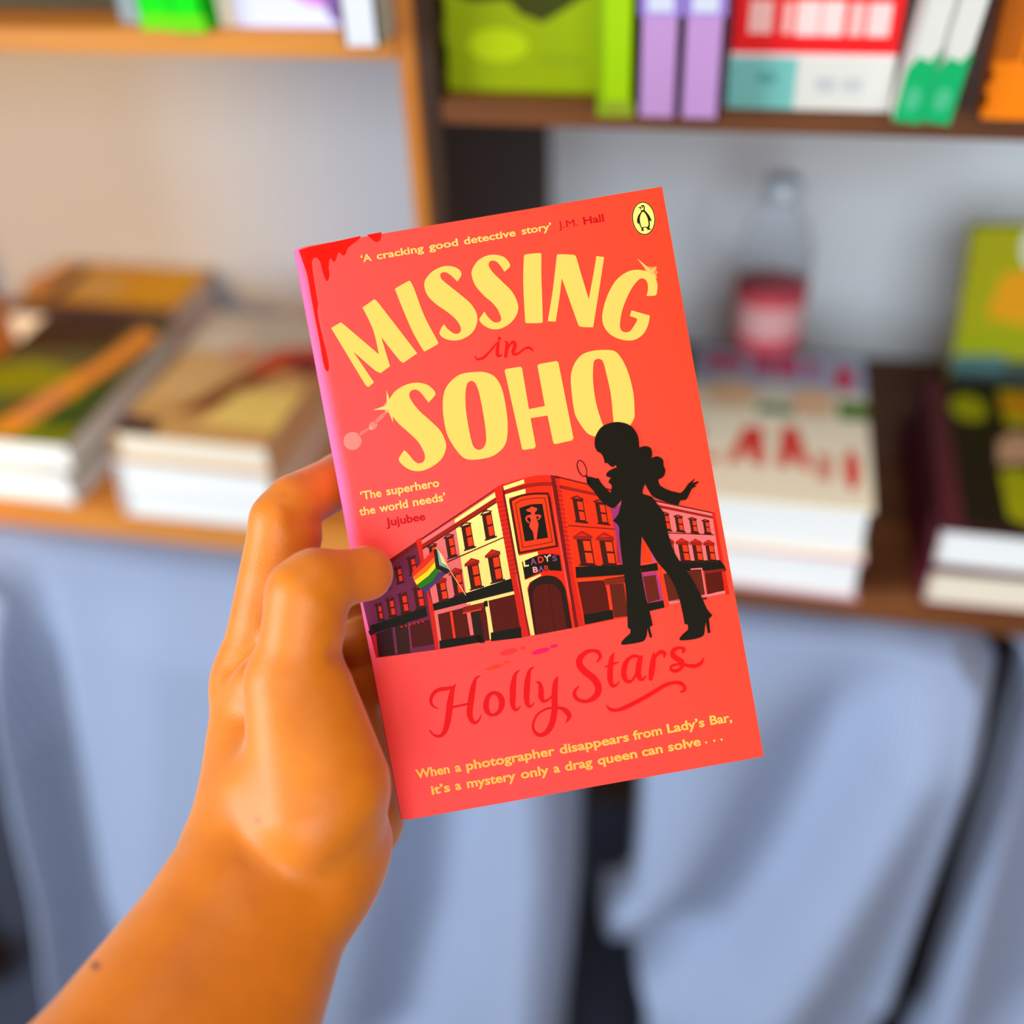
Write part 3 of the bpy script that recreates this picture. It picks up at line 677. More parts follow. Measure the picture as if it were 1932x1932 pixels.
p.add([smooth_loop(c6([(1150, 573), (1210, 585), (1250, 640), (1247, 710), (1205, 770), (1140, 790), (1085, 760), (1065, 700), (1082, 630), (1112, 590)])), smooth_loop(c6([(1162, 600), (1190, 625), (1203, 680), (1190, 735), (1160, 765), (1130, 758), (1115, 710), (1118, 650), (1138, 610)]))], RED)
for s in ([(395, 318, 5), (425, 275, 14), (405, 232, 16), (350, 219, 13), (292, 240, 18), (247, 290, 25), (247, 345, 28), (290, 400, 28), (360, 455, 28), (405, 520, 29), (403, 585, 27), (365, 632, 21), (300, 660, 13), (240, 648, 14), (203, 612, 16), (205, 570, 13), (236, 530, 5)],
          [(545, 240, 4), (522, 290, 19), (510, 400, 24), (512, 475, 23), (530, 522, 15), (560, 520, 9), (588, 487, 4)], [(465, 362, 4), (515, 342, 9), (580, 320, 4)],
          [(725, 268, 8), (680, 282, 13), (642, 335, 20), (628, 410, 23), (642, 468, 19), (675, 490, 11), (712, 465, 9), (742, 400, 9)], [(680, 280, 11), (722, 265, 12), (770, 278, 8)], [(790, 262, 5), (768, 305, 21), (754, 400, 24), (764, 452, 20), (790, 470, 11), (822, 438, 5)],
          [(890, 235, 5), (884, 300, 21), (870, 400, 24), (862, 460, 18)], [(884, 310, 8), (915, 255, 11), (950, 230, 15), (982, 242, 14), (978, 275, 6)],
          [(1140, 235, 9), (1152, 208, 13), (1110, 195, 10), (1062, 215, 18), (1055, 260, 21), (1090, 290, 20), (1133, 320, 20), (1130, 362, 14), (1090, 394, 12), (1047, 390, 11), (1035, 362, 9), (1070, 342, 8), (1130, 337, 8), (1190, 350, 12), (1250, 352, 14), (1300, 325, 12), (1322, 283, 3)],
          [(480, 690, 3), (505, 725, 10), (560, 736, 11), (640, 712, 15), (760, 652, 15), (880, 583, 15), (980, 522, 14), (1060, 497, 11), (1120, 502, 14), (1155, 535, 12), (1150, 565, 11), (1118, 577, 4)]):
    p.brush(c7, s, RED)
p.build('author_lettering', front, 'red script lettering of the author name with an underline flourish')

# small lines of type
def word(P, txt, a, b, col, cap, bold=.022):
    """one word along the line from a to b (photo points on its baseline)"""
    cu = bpy.data.curves.new('tmp_text', 'FONT'); cu.body = txt; cu.size = 1; cu.offset = bold; cu.resolution_u = 3; cu.fill_mode = 'FRONT'
    to = bpy.data.objects.new('tmp_text', cu); COL.objects.link(to)
    dg = bpy.context.evaluated_depsgraph_get(); me = bpy.data.meshes.new_from_object(to.evaluated_get(dg))
    vs = np.array([v.co[:2] for v in me.vertices]); fs = [tuple(f.vertices) for f in me.polygons]
    bpy.data.objects.remove(to); bpy.data.curves.remove(cu); bpy.data.meshes.remove(me)
    x0, x1 = vs[:, 0].min(), vs[:, 0].max()
    a, b = np.array(a, float), np.array(b, float); d = b - a; L = np.linalg.norm(d); d /= L; up = np.array([d[1], -d[0]])
    mm = mat('cover_ink', col, .5, .08)
    if mm not in P.ms: P.ms.append(mm)
    k = P.ms.index(mm); b0 = len(P.V); sy = cap / .729; sx = L / (x1 - x0)
    for v in vs:
        q = a + d * (v[0] - x0) * sx + up * v[1] * sy; P.V.append((*cover_xy(*q), P.layer * LAYER))
    for f in fs: P.F.append(tuple(b0 + i for i in f)); P.fm.append(k)
DRED, TXT = (186, 4, 12), (244, 190, 98)
p = Print(3)
for t, a, b in (("\u2018A", (682, 495), (702, 491.5)), ('cracking', (711.5, 489.5), (800, 474.5)), ('good', (810, 472.5), (865, 463)), ('detective', (876, 461.5), (973.5, 445)), ('story\u2019', (985, 442.5), (1041.5, 433))): word(p, t, a, b, TXT, 14)
word(p, 'J.M.', (1054, 431.5), (1091, 425.5), DRED, 14, .0); word(p, 'Hall', (1101.5, 423.5), (1140, 417.5), DRED, 14.5)
p.build('endorsement_lettering', front, 'one line of small cream and red type along the head of the cover')
p = Print(3)
for t, a, b, c in (("\u2018The", (681, 943), (720.5, 936.5), TXT), ('superhero', (730, 934.5), (829.5, 917.5), TXT), ('the', (679, 973), (709, 968), TXT), ('world', (716.5, 966.5), (770.5, 957), TXT), ('needs\u2019', (780, 955), (842, 944), TXT), ('Jujubee', (729, 993), (803, 981), DRED)): word(p, t, a, b, c, 16)
p.build('quote_lettering', front, 'three short lines of small type beside the building')
p = Print(3)
for t, a, b in (('When', (786, 1469), (849, 1458)), ('a', (859.5, 1456.5), (871, 1454.5)), ('photographer', (880.5, 1453), (1047.5, 1424)), ('disappears', (1057, 1422.5), (1187.5, 1397.5)), ('from', (1196, 1396), (1250, 1385)), ('Lady\u2019s', (1260, 1383), (1330, 1370)), ('Bar,', (1340.5, 1367.5), (1381.5, 1361)),
                ('it\u2019s', (815, 1499), (850, 1492.5)), ('a', (860, 1490.5), (871, 1488.5)), ('mystery', (882, 1486.5), (974, 1471)), ('only', (983.5, 1469), (1036.5, 1460)), ('a', (1045.5, 1458), (1057, 1456)), ('drag', (1067, 1454.5), (1118.5, 1445)), ('queen', (1128.5, 1443), (1203, 1429)), ('can', (1212, 1427), (1251, 1419.5)), ('solve', (1261.5, 1417.5), (1323, 1406))):
    word(p, t, a, b, (240, 184, 78), 17.5, .027)
for x, y in ((1345, 1015), (1415, 1000), (1478, 990)): p.add(c7(ell(x, y, 10, 10, 12)), (240, 184, 78))
p.build('tagline_lettering', front, 'two lines of bold cream type along the foot of the cover')

# the corner pub in the drawing
BRICK, BRK2, DKR, BRN, PUR, PNK, ORG, PALE = (206, 28, 8), (150, 22, 8), (112, 14, 10), (84, 12, 0), (106, 30, 60), (226, 104, 100), (240, 52, 8), (255, 220, 122)
p = Print(4)
A = lambda f, pts, col, sub=0: p.add(f(pts), col, sub)
def quad(f, x0, y0, x1, y1, h0, h1, col, sub, lean=.17): A(f, [(x0, y0), (x1, y1), (x1 + h1 * lean, y1 + h1), (x0 + h0 * lean, y0 + h0)], col, sub)
# walls
A(c5, [(60, 955), (325, 775), (580, 600), (690, 1150), (740, 1515), (215, 1587), (150, 1330)], PUR, 0)
A(c5, [(580, 620), (868, 440), (965, 1060), (985, 1450), (740, 1500), (690, 1150)], PNK, 0)
A(c5, [(868, 440), (1240, 190), (1345, 930), (1424, 1404), (985, 1450), (965, 1060)], PALE, 0)
A(c5, [(590, 597), (1200, 188), (1203, 198), (592, 612)], DKR, 1)
A(c5, [(592, 650), (1210, 255), (1215, 295), (600, 680)], BRK2, 1); A(c5, [(600, 680), (1215, 295), (1216, 303), (602, 690)], (70, 10, 6), 1)
A(c5, [(330, 770), (575, 612), (580, 650), (335, 805)], DKR, 1); A(c5, [(60, 955), (330, 772), (335, 800), (66, 980)], DKR, 1)
A(c5, [(806, 786), (1275, 582), (1276, 592), (810, 797)], DKR, 1)
# brick pilasters
A(c5, [(548, 612), (590, 588), (612, 760), (655, 1050), (690, 1150), (742, 1515), (708, 1520), (640, 1060), (600, 860)], BRICK, 2)
A(c5, [(1195, 185), (1268, 145), (1278, 200), (1350, 640), (1385, 950), (1486, 1405), (1424, 1417), (1332, 930), (1260, 520), (1215, 290)], BRICK, 2)
for k in range(17):
    y = 300 + k * 37; A(c5, [(1216 + (y - 300) * .19, y), (1290 + (y - 300) * .16, y - 14), (1291 + (y - 300) * .16, y - 8), (1217 + (y - 300) * .19, y + 6)], BRK2, 3)
A(c5, [(1265, 150), (1280, 205), (1440, 1100), (1492, 1400), (1484, 1405), (1420, 1080), (1268, 240)], DKR, 3)
A(c5, [(180, 1400), (215, 1400), (232, 1585), (214, 1588)], (196, 20, 20), 2)
# rounded corner front
A(c5, smooth_loop([(1265, 150, 1), (1440, 98), (1560, 75), (1660, 74, 1), (1700, 420, 1), (1800, 1050, 1), (1886, 1330, 1), (1500, 1402, 1), (1400, 940, 1)]), (224, 34, 6), 1)
A(c5, [(1270, 165), (1442, 108), (1446, 140), (1275, 197)], PALE, 2); A(c5, [(1275, 235), (1454, 185), (1458, 222), (1318, 262), (1345, 420), (1400, 740), (1555, 705), (1560, 735), (1425, 790), (1452, 940), (1582, 890), (1585, 905), (1490, 960), (1470, 1010), (1530, 1395), (1500, 1400), (1400, 940)], PALE, 2)
A(c5, smooth_loop([(1272, 202, 1), (1450, 150), (1560, 132), (1682, 130, 1), (1684, 160, 1), (1560, 163), (1452, 182), (1276, 236, 1)]), BRK2, 3)
A(c5, [(1662, 72), (1735, 84), (1738, 100), (1700, 98), (1720, 200), (1885, 1332), (1866, 1334), (1700, 300)], DKR, 3)
A(c5, smooth_loop([(1318, 280, 1), (1400, 240), (1520, 218), (1645, 217, 1), (1662, 262, 1), (1729, 665, 1), (1395, 726, 1)]), (70, 14, 4), 4)
A(c5, smooth_loop([(1342, 290, 1), (1410, 255), (1520, 236), (1636, 236, 1), (1705, 652, 1), (1412, 706, 1)]), ORG, 5)
A(c5, smooth_loop([(1368, 305, 1), (1420, 278), (1520, 260), (1618, 258, 1), (1682, 628, 1), (1430, 676, 1)]), DKR, 6)
A(c5, smooth_loop([(1376, 310, 1), (1425, 284), (1520, 267), (1612, 265, 1), (1674, 622, 1), (1436, 668, 1)]), ORG, 7)
A(c5, smooth_loop([(1404, 345, 1), (1500, 315), (1595, 310, 1), (1642, 590, 1), (1450, 622, 1)]), BLACK, 8)
FIG = (236, 60, 34)
A(c5, smooth_loop([(1460, 362), (1490, 345), (1505, 333), (1530, 340), (1552, 350), (1545, 368), (1535, 380), (1535, 398), (1578, 400), (1583, 420), (1562, 445, 1), (1552, 440, 1), (1568, 420), (1545, 415), (1550, 440), (1562, 480), (1555, 540), (1548, 605, 1), (1528, 608, 1), (1515, 540), (1488, 500), (1492, 470), (1500, 440), (1480, 420), (1468, 440), (1490, 465, 1), (1480, 472, 1), (1455, 440), (1465, 410), (1500, 398), (1500, 380), (1480, 375)]), FIG, 9)
# bar sign
A(c5, smooth_loop([(1428, 792, 1), (1540, 742), (1640, 724), (1737, 735, 1), (1757, 866, 1), (1610, 866), (1450, 936, 1)]), BLACK, 4)
# arched door
A(c5, smooth_loop([(1476, 1030, 1), (1495, 970), (1545, 930), (1620, 905), (1695, 912), (1750, 950), (1788, 1020, 1), (1842, 1338, 1), (1535, 1397, 1)]), (40, 16, 4), 4)
A(c5, smooth_loop([(1512, 1060, 1), (1540, 1000), (1610, 975), (1690, 985), (1745, 1040, 1), (1800, 1345, 1), (1548, 1393, 1)]), BRN, 5)
A(c5, [(1645, 985), (1650, 985), (1700, 1365), (1694, 1366)], (50, 10, 4), 6)
# windows of the left wing
def window(f, x, y, ww, hh, s, kind, lean=.17, hood=True, pane=ORG):
    quad(f, x, y, x + ww, y + ww * s, hh, hh, (60, 18, 6), 5, lean)
    for a, b in ((.12, .5), (.56, .95)):
        y0 = y + hh * a; ph = hh * (b - a) - 4; px_ = x + hh * a * lean + ww * .42
        quad(f, px_, y0 + ww * .42 * s, px_ + ww * .5, y0 + ww * .92 * s, ph, ph, pane, 6, lean)
    bx, by = x + hh * lean, y + hh
    quad(f, bx - ww * .12, by - ww * .12 * s, bx + ww * 1.15, by + ww * 1.15 * s, 12, 12, (54, 14, 6), 6, lean)
    if kind == 'arch':
        for q in stroke([(x - ww * .12, y + 4 - ww * .1 * s, 4), (x + ww * .35, y - hh * .09 + ww * .4 * s, 5), (x + ww * 1.05, y - 2 + ww * 1.0 * s, 4)], 4): A(f, q, (62, 16, 8), 6)
        quad(f, x + ww * .36, y - hh * .15 + ww * .4 * s, x + ww * .58, y - hh * .15 + ww * .55 * s, hh * .1, hh * .1, BRK2, 7, lean)
    elif kind == 'gable':
        A(f, [(x - ww * .22, y - 4), (x + ww * .38, y - hh * .24 + ww * .3 * s), (x + ww * 1.12, y - hh * .06 + ww * 1.1 * s), (x + ww * 1.12, y + 14 + ww * 1.1 * s), (x - ww * .2, y + 16)], BRK2, 6)
        A(f, [(x - ww * .02, y - 10), (x + ww * .38, y - hh * .17 + ww * .3 * s), (x + ww * .86, y - hh * .07 + ww * .9 * s)], BRICK, 7)
for x, y, ww, hh in ((1092, 398, 78, 205), (922, 498, 78, 190), (787, 592, 70, 165), (652, 665, 64, 140)): window(c5, x, y, ww, hh, -.32, 'arch')
for x, y, ww, hh in ((1140, 745, 95, 215), (970, 815, 92, 200), (838, 890, 84, 180), (712, 960, 80, 160)): window(c5, x, y, ww, hh, -.26, 'gable')
for x, y, ww, hh in ((478, 765, 62, 130), (372, 848, 52, 120), (278, 960, 44, 60)): window(c5, x, y, ww, hh, -.3, 'arch', pane=(222, 36, 16))
for x, y, ww, hh in ((525, 1015, 74, 160), (402, 1065, 68, 150), (302, 1105, 60, 140), (212, 1150, 48, 125)): window(c5, x, y, ww, hh, -.2, 'arch', pane=(222, 36, 16))
# shop fronts of the left wing
A(c5, [(686, 1140), (1338, 928), (1357, 1032), (697, 1196)], BLACK, 5)
A(c5, [(165, 1320), (630, 1165), (645, 1240), (175, 1390)], BLACK, 5); A(c5, [(150, 1372), (175, 1335), (215, 1345), (200, 1385), (165, 1402)], (48, 12, 8), 6)
A(c5, [(218, 1385), (345, 1340), (375, 1560), (240, 1578)], (48, 10, 12), 4); A(c5, [(345, 1300), (480, 1270), (500, 1545), (385, 1560)], (52, 20, 10), 4); A(c5, [(490, 1315), (660, 1270), (700, 1470), (505, 1505)], (72, 14, 6), 4)
for x, y in ((355, 1320), (478, 1290)): A(c5, [(x, y), (x + 14, y - 4), (x + 42, y + 230), (x + 28, y + 232)], (116, 44, 76), 5)
for k in range(6): A(c5, ell(430 + k * 35, 1328 - k * 9, 9, 9, 8), (206, 24, 16), 6)
A(c5, [(700, 1212), (1136, 1100), (1360, 1035), (1364, 1058), (1150, 1112), (712, 1225)], PALE, 4); A(c5, [(700, 1212), (1000, 1135), (1000, 1150), (712, 1226)], PNK, 5)
A(c5, [(722, 1228), (1120, 1125), (1160, 1440), (745, 1500)], BRN, 4); A(c5, [(742, 1440), (1090, 1395), (1105, 1452), (748, 1512)], BLACK, 5); A(c5, [(1000, 1200), (1070, 1190), (1120, 1460), (1075, 1462), (1030, 1400)], (40, 18, 6), 5)
A(c5, [(828, 1205), (848, 1200), (878, 1420), (858, 1424)], ORG, 6); A(c5, [(966, 1205), (998, 1198), (1028, 1395), (998, 1400)], PNK, 6); A(c5, [(712, 1226), (728, 1222), (758, 1440), (742, 1444)], PNK, 6)
A(c5, [(940, 1165), (1115, 1125), (1120, 1160), (1085, 1185), (935, 1215)], (128, 24, 8), 6); A(c5, [(935, 1212), (1090, 1178), (1092, 1188), (936, 1222)], ORG, 7); A(c5, [(1112, 1118), (1140, 1110), (1145, 1160), (1105, 1160)], BLACK, 7)
A(c5, [(1122, 1170), (1146, 1165), (1187, 1370), (1162, 1376)], PALE, 6); A(c5, [(1148, 1112), (1362, 1060), (1412, 1340), (1190, 1380)], BRN, 4); A(c5, [(1168, 1378), (1418, 1330), (1424, 1418), (1170, 1448)], BLACK, 5)
# right wing: red front, purple slip, pink front
A(c4, [(345, 512), (860, 640), (960, 1260), (985, 1685), (620, 1758), (560, 1770), (470, 1300), (400, 900)], (226, 44, 6), 0)
A(c4, [(345, 512), (415, 522), (520, 1260), (620, 1756), (560, 1770), (470, 1290), (400, 860)], BRICK, 2)
for k in range(18):
    y = 600 + k * 37; A(c4, [(372 + (y - 600) * .145, y), (440 + (y - 600) * .14, y + 8), (441 + (y - 600) * .14, y + 14), (373 + (y - 600) * .145, y + 6)], BRK2, 3)
A(c4, [(345, 512), (358, 515), (430, 900), (575, 1768), (556, 1772), (415, 920)], DKR, 4)
A(c4, [(380, 515), (860, 632), (860, 642), (380, 527)], DKR, 3); A(c4, [(420, 592), (860, 690), (862, 712), (424, 622)], BRK2, 3); A(c4, [(490, 925), (880, 955), (880, 963), (492, 933)], DKR, 3)
for x, y, ww, hh in ((525, 702, 86, 188), (712, 730, 84, 175)): window(c4, x, y, ww, hh, .12, 'arch', pane=(232, 48, 6))
for x, y, ww, hh in ((558, 1025, 118, 225), (745, 1035, 112, 215)): window(c4, x, y, ww, hh, .05, 'gable', pane=(236, 56, 6))
A(c4, [(552, 1272), (960, 1252), (968, 1335), (558, 1362)], BLACK, 5); A(c4, [(565, 1372), (965, 1340), (968, 1362), (568, 1395)], (240, 60, 10), 5)
A(c4, [(568, 1398), (790, 1382), (850, 1640), (620, 1668)], BRN, 4); A(c4, [(618, 1670), (860, 1625), (868, 1700), (630, 1750)], BLACK, 5); A(c4, [(790, 1370), (960, 1345), (975, 1400), (805, 1420)], (120, 30, 8), 5); A(c4, [(805, 1420), (832, 1418), (862, 1625), (836, 1630)], ORG, 6)
A(c4, [(832, 1418), (950, 1408), (990, 1680), (872, 1690)], (92, 26, 6), 5)
A(c4, [(840, 780), (930, 760), (1000, 1240), (930, 1260)], (150, 44, 96), 1); A(c4, [(870, 640), (1240, 720), (1320, 1230), (900, 1240)], (196, 70, 100), 0)
A(c4, [(1100, 1050), (1150, 1060), (1190, 1230), (1100, 1240)], ORG, 3); A(c4, [(1090, 1262), (1230, 1238), (1236, 1300), (1100, 1318)], BLACK, 4); A(c4, [(1092, 1330), (1225, 1308), (1290, 1545), (1255, 1555), (1130, 1570)], (166, 50, 110), 4); A(c4, [(1112, 1352), (1215, 1338), (1252, 1540), (1150, 1568)], (100, 26, 8), 5); A(c4, [(1140, 1575), (1280, 1548), (1290, 1608), (1150, 1640)], BLACK, 5)
A(c4, [(1228, 1240), (1258, 1245), (1325, 1600), (1290, 1610)], ORG, 5)
A(c4, [(1200, 718), (1700, 822), (1770, 1225), (1300, 1225)], PNK, 1)
A(c4, [(1200, 716), (1700, 822), (1702, 832), (1200, 728)], DKR, 3); A(c4, [(1215, 752), (1690, 852), (1692, 872), (1216, 776)], BRK2, 3); A(c4, [(1310, 985), (1700, 1002), (1700, 1010), (1310, 994)], DKR, 3)
A(c4, [(1682, 822), (1706, 824), (1775, 1225), (1826, 1498), (1796, 1502), (1745, 1230)], BRICK, 4)
for x, y, ww, hh in ((1372, 852, 62, 118), (1492, 872, 58, 108), (1604, 888, 52, 98), (1262, 830, 60, 130)): window(c4, x, y, ww, hh, .12, 'arch')
for x, y, ww, hh in ((1398, 1068, 82, 155), (1514, 1072, 76, 148), (1624, 1078, 70, 140), (1280, 1062, 78, 160)): window(c4, x, y, ww, hh, .06, 'gable')
A(c4, [(1290, 1225), (1750, 1215), (1785, 1262), (1800, 1302), (1310, 1300)], BLACK, 5); A(c4, [(1280, 1330), (1500, 1290), (1600, 1285), (1640, 1540), (1325, 1560)], (92, 26, 6), 3); A(c4, [(1620, 1320), (1760, 1300), (1785, 1465), (1645, 1500)], BRN, 4)
A(c4, [(1505, 1285), (1600, 1278), (1640, 1520), (1628, 1524), (1592, 1292), (1506, 1296)], PNK, 6); A(c4, [(1615, 1305), (1775, 1285), (1800, 1305), (1740, 1312), (1620, 1330)], (128, 24, 10), 6); A(c4, [(1325, 1555), (1790, 1468), (1792, 1490), (1330, 1580)], (236, 112, 116), 3)
p.build('building_illustration', front, 'drawn corner pub of three brick and painted fronts')
p = Print(13)
for ch, x, y, w_, h_, col in (('L', 1442, 830, 42, 58, PALE), ('A', 1500, 814, 48, 56, (126, 70, 110)), ('D', 1562, 800, 48, 54, (226, 54, 24)), ('Y', 1614, 790, 48, 52, (236, 160, 150)), ('\u2019', 1658, 772, 12, 44, (240, 200, 180)), ('S', 1680, 785, 40, 46, (116, 60, 104)),
                            ('B', 1520, 880, 42, 48, (236, 150, 150)), ('A', 1566, 872, 44, 46, (126, 70, 120)), ('R', 1615, 866, 42, 46, (196, 40, 20))):
    a, b = c5([(x, y), (x + w_, y - w_ * .16)]); word(p, ch, a, b, col, h_ / 4.391, .03)
p.build('bar_sign_lettering', front, 'lettering of the black sign over the drawn door')
# flag
p = Print(13)
for pts, col in (([(515, 882), (600, 790), (695, 688), (705, 745), (620, 830), (522, 918)], (226, 40, 20)), ([(522, 915), (620, 825), (705, 742), (708, 790), (640, 870), (535, 948)], (240, 110, 20)), ([(535, 946), (640, 868), (708, 788), (712, 838), (650, 910), (556, 982)], (250, 214, 20)), ([(556, 980), (650, 908), (714, 836), (742, 872), (680, 960), (590, 1020)], (40, 110, 20)), ([(586, 1012), (680, 955), (740, 870), (800, 886), (720, 960), (625, 1050)], (70, 50, 96)),
                 ([(692, 692), (722, 685), (742, 812), (842, 862), (800, 892), (712, 842)], (36, 26, 16)), ([(722, 688), (738, 700), (756, 795), (845, 862), (740, 822)], (120, 170, 150)), ([(732, 690), (770, 740), (815, 830), (760, 795)], (250, 214, 150))): p.add(smooth_loop(c5([(*q, 1) for q in pts])), col)
for q in stroke([(715, 670, 3), (830, 860, 3), (960, 1065, 3)]): p.add(c5(q), (236, 190, 130), 1)
p.build('flag_illustration', front, 'rainbow flag flying from the drawn pub')

# footprints
p = Print(2)
for x, y, a, b, an, col in ((1288, 230, 80, 26, -.24, (236, 50, 50)), (1412, 196, 28, 15, -.1, (236, 54, 56)), (1566, 223, 82, 22, -.26, (238, 16, 84)), (1680, 180, 36, 15, -.2, (238, 16, 84)), (1165, 362, 82, 18, -.26, (236, 60, 32)), (1270, 316, 32, 13, -.25, (236, 60, 34)), (990, 352, 40, 10, -.2, (240, 74, 30))): p.add(c6(ell(x, y, a, b, 20, an)), col)
p.build('footprint_illustration', front, 'pink shoe prints on the drawn pavement')

# silhouette with magnifying glass
p = Print(18)
p.add(smooth_loop(c4([(890, 73), (1000, 100), (1065, 180), (1080, 285, 1), (1130, 272), (1175, 290), (1186, 335), (1180, 372, 1), (1230, 357), (1275, 385), (1280, 432, 1), (1295, 475), (1280, 522), (1235, 548, 1), (1255, 600), (1330, 640), (1420, 662, 1), (1450, 635), (1480, 590), (1502, 570), (1545, 535, 1), (1517, 580, 1), (1570, 562, 1), (1568, 574), (1532, 598, 1), (1555, 604, 1), (1515, 625), (1470, 710), (1420, 720, 1), (1402, 762, 1), (1310, 738), (1195, 690), (1152, 630), (1127, 585, 1), (1110, 630), (1112, 668), (1180, 692), (1235, 760), (1285, 830), (1300, 900), (1322, 1010), (1370, 1150), (1430, 1250), (1520, 1380), (1600, 1530), (1640, 1620), (1684, 1672, 1), (1655, 1702, 1), (1668, 1815, 1), (1648, 1822, 1), (1630, 1722, 1), (1622, 1780), (1612, 1835), (1560, 1862), (1480, 1876), (1420, 1878), (1412, 1865), (1440, 1830), (1482, 1790), (1480, 1747, 1), (1455, 1745, 1), (1438, 1650), (1400, 1500), (1330, 1350), (1230, 1230), (1150, 1100), (1100, 1018, 1), (1092, 1150), (1090, 1260), (1110, 1400), (1140, 1550), (1175, 1680), (1190, 1755, 1), (1165, 1768, 1), (1186, 1850, 1), (1168, 1858, 1), (1146, 1775, 1), (1140, 1840), (1112, 1885), (1010, 1908), (937, 1914), (930, 1900), (960, 1862), (1005, 1820), (1005, 1786, 1), (985, 1776, 1), (980, 1650), (970, 1480), (950, 1300), (930, 1150), (915, 1010), (910, 935), (862, 888, 1), (900, 845), (922, 780), (935, 715, 1), (900, 755), (862, 784), (800, 755), (755, 715), (700, 640), (655, 590), (643, 550), (662, 526), (722, 540, 1), (742, 538, 1), (770, 585), (842, 662, 1), (852, 600), (822, 570, 1), (844, 532, 1), (808, 520), (812, 492), (850, 465), (895, 447, 1), (885, 428, 1), (862, 443), (836, 432), (818, 412, 1), (793, 412, 1), (786, 375), (765, 335), (730, 312), (710, 260), (722, 180), (780, 105)]), 8), BLACK)
p.add([c4(ell(605, 457, 38, 74, 36, -.36)), c4(ell(606, 457, 29, 66, 36, -.36))], (70, 10, 10))
for q in stroke([(640, 515, 7), (655, 545, 9), (668, 575, 9)], 4): p.add(c4(q), BLACK)
p.build('silhouette_illustration', front, 'black silhouette of a woman in flared trousers with a magnifying glass')

# publisher's oval
p = Print(3)
p.add(c2(ell(1538, 332, 104, 148, 48, -.10)), (236, 130, 70)); p.add(c2(ell(1538, 332, 101, 145, 48, -.10)), (50, 14, 8), 1); p.add(c2(ell(1538, 332, 92, 136, 48, -.10)), (255, 222, 110), 2)
p.add(smooth_loop(c2([(1480, 230, 1), (1508, 235), (1520, 218), (1540, 218), (1548, 240), (1548, 262), (1575, 292), (1598, 330), (1608, 358, 1), (1590, 352, 1), (1592, 395), (1586, 415), (1600, 425), (1602, 432, 1), (1570, 432, 1), (1566, 418), (1545, 412), (1535, 420), (1540, 440, 1), (1515, 443, 1), (1520, 425), (1500, 385), (1500, 375, 1), (1487, 378), (1480, 350), (1490, 310), (1510, 280), (1515, 262), (1505, 246), (1495, 240)])), BLACK, 3)
p.add(smooth_loop(c2([(1530, 275), (1552, 292), (1572, 335), (1580, 385), (1570, 405), (1545, 405), (1522, 408), (1510, 375), (1505, 335), (1513, 300)])), (255, 222, 110), 4)
p.add(smooth_loop(c2([(1516, 238), (1526, 228), (1536, 232), (1538, 250), (1528, 262), (1516, 256)])), (255, 222, 110), 4); p.add(c2(ell(1526, 238, 6, 6, 10)), BLACK, 5)
p.build('publisher_emblem', front, 'small oval penguin emblem at the top right')

# printed sparkles
def star(cx, cy, r1, angs, col, s=0):
    for a, l in angs:
        p.lift += 4e-6
        dx, dy = math.cos(a), math.sin(a); p.add([(cx - dy * r1, cy + dx * r1), (cx + dx * l, cy + dy * l), (cx + dy * r1, cy - dx * r1)], col, s)
p = Print(1)
p.add(ell(665, 832, 17, 17, 24), (255, 122, 112)); p.add(ell(686, 815, 13, 3, 16, -.6), (255, 104, 92)); p.add(ell(704, 803, 9, 7, 24, -.6), (255, 116, 104), 1); p.add(ell(718, 788, 16, 4, 16, -.75), (255, 110, 92), 1); p.add(ell(700, 808, 3.5, 3.5, 14), (255, 150, 120), 2)
star(735, 768, 5, [(-1.75, 32), (2.97, 32), (1.35, 30)], (255, 190, 110), 1); star(735, 768, 12, [(-1.75, 16), (2.97, 16), (1.35, 16), (2.2, 14)], (255, 150, 84), 0)
p.build('sparkle_illustration', front, 'pale printed glint and spots of light left of the lower title word')
p = Print(1)
star(1228, 514, 4, [(-2.35, 38), (-.8, 14), (.75, 16), (1.5, 14)], (255, 176, 96), 1); star(1228, 514, 12, [(-2.35, 18), (-.8, 16), (.75, 16), (0, 14)], (255, 136, 70), 0)
p.build('sparkle_illustration', front, 'pale printed glint on the last letter of the upper title word')

# ---------------------------------------------------------------- the person's forearm and hand
def held(P):
    d = hand_field(P)
    q = P - _bl                                               # keep the skin outside the paperback
    x, y, z = q @ _ex, q @ _ey, q @ _ez
    wdt, hgt = CB[1][0], CB[1][1]
    ex_ = CB[3][0] + (CB[0][0] - CB[3][0]) * y / CB[0][1]
    dx = np.maximum(ex_ - .0006 - x, x - wdt); dy = np.maximum(-y, y - hgt); dz = np.maximum(z, -BOOK_T - z)
    bx = np.maximum(np.maximum(dx, dy), dz)
    return np.maximum(d, .0004 - bx)
HV, HQ = surface_nets(held, np.array([-.192, -.032, .188]), np.array([.005, .262, .470]), .0013)
HW = HV @ CAM_R.T + CAM_C
M_SKIN = bpy.data.materials.new('skin'); M_SKIN.use_nodes = True
_nt = M_SKIN.node_tree; _b = _nt.nodes['Principled BSDF']
_b.inputs['Roughness'].default_value = .5; _b.inputs['Specular IOR Level'].default_value = .4
_b.inputs['Sheen Weight'].default_value = .35; _b.inputs['Sheen Roughness'].default_value = .4; _b.inputs['Sheen Tint'].default_value = (1, .88, .84, 1)
_b.inputs['Subsurface Weight'].default_value = .25; _b.inputs['Subsurface Radius'].default_value = (1, .35, .12); _b.inputs['Subsurface Scale'].default_value = .006
_a = _nt.nodes.new('ShaderNodeAttribute'); _a.attribute_name = 'skin_tone'
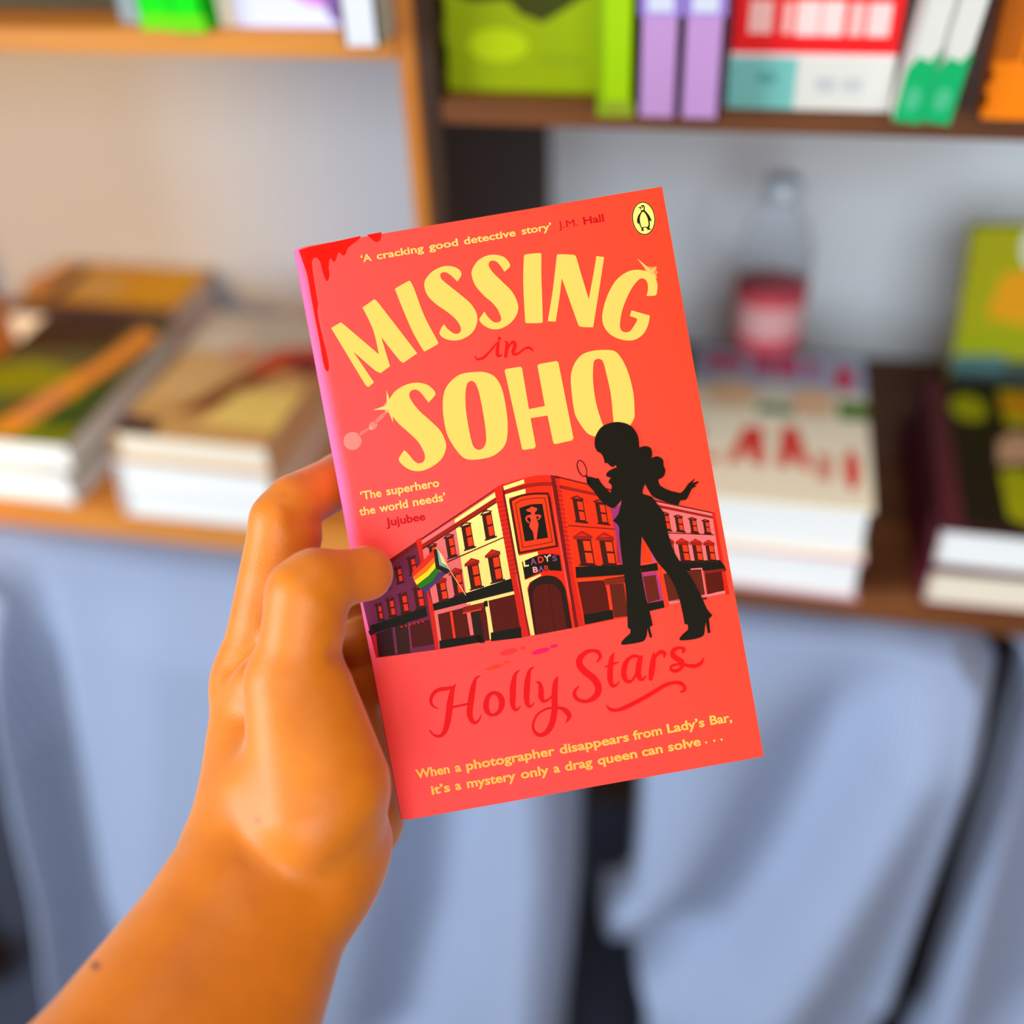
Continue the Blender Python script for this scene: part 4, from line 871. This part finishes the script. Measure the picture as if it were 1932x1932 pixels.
_tc = _nt.nodes.new('ShaderNodeTexCoord'); _n = _nt.nodes.new('ShaderNodeTexNoise'); _n.inputs['Scale'].default_value = 70; _n.inputs['Detail'].default_value = 4
_mx = _nt.nodes.new('ShaderNodeMix'); _mx.data_type = 'RGBA'; _mx.blend_type = 'MULTIPLY'; _mx.inputs[0].default_value = 1
_r = _nt.nodes.new('ShaderNodeValToRGB'); _r.color_ramp.elements[0].color = (.88, .84, .8, 1); _r.color_ramp.elements[1].color = (1, 1, 1, 1)
_r.color_ramp.elements[0].position = .3; _r.color_ramp.elements[1].position = .7
_nt.links.new(_tc.outputs['Object'], _n.inputs['Vector']); _nt.links.new(_n.outputs['Fac'], _r.inputs[0]); _nt.links.new(_a.outputs['Color'], _mx.inputs[6]); _nt.links.new(_r.outputs[0], _mx.inputs[7]); _nt.links.new(_mx.outputs[2], _b.inputs['Base Color'])
_v = _nt.nodes.new('ShaderNodeTexVoronoi'); _v.inputs['Scale'].default_value = 900; _bp = _nt.nodes.new('ShaderNodeBump'); _bp.inputs['Strength'].default_value = .12; _bp.inputs['Distance'].default_value = .0004
_nt.links.new(_tc.outputs['Object'], _v.inputs['Vector']); _nt.links.new(_v.outputs['Distance'], _bp.inputs['Height']); _nt.links.new(_bp.outputs[0], _b.inputs['Normal'])
person = obj('person', HW, HQ, M_SKIN, None, smooth=True)
tag(person, 'person reaching in from the lower left, bare forearm and left hand gripping the coral paperback', 'person')
base = np.tile(np.array(lin(SKIN)), (len(HV), 1))
for c, rr, col in ((cam_pt(180, 1822, .308), .0014, (120, 56, 30)), (cam_pt(487, 1548, .330), .0011, (170, 92, 40))):      # moles
    scr = np.hypot(HV[:, 0] / HV[:, 2] - c[0] / c[2], HV[:, 1] / HV[:, 2] - c[1] / c[2]) * c[2]
    wgt = np.where(HV[:, 2] < .365, np.exp(-(scr / rr) ** 4), 0)[:, None]; base = base * (1 - wgt) + np.array(lin(col)) * wgt
for c, rr in (((625, 940, .405), .014), ((585, 1010, .39), .012), ((700, 1080, .36), .010)):                              # ruddier finger flesh
    wgt = .45 * np.exp(-(np.linalg.norm(HV - cam_pt(*c), axis=1) / rr) ** 2)[:, None]; base = base * (1 - wgt) + np.array(lin((226, 100, 62))) * wgt
at = person.data.color_attributes.new('skin_tone', 'FLOAT_COLOR', 'POINT'); at.data.foreach_set('color', np.c_[base, np.ones(len(base))].ravel())
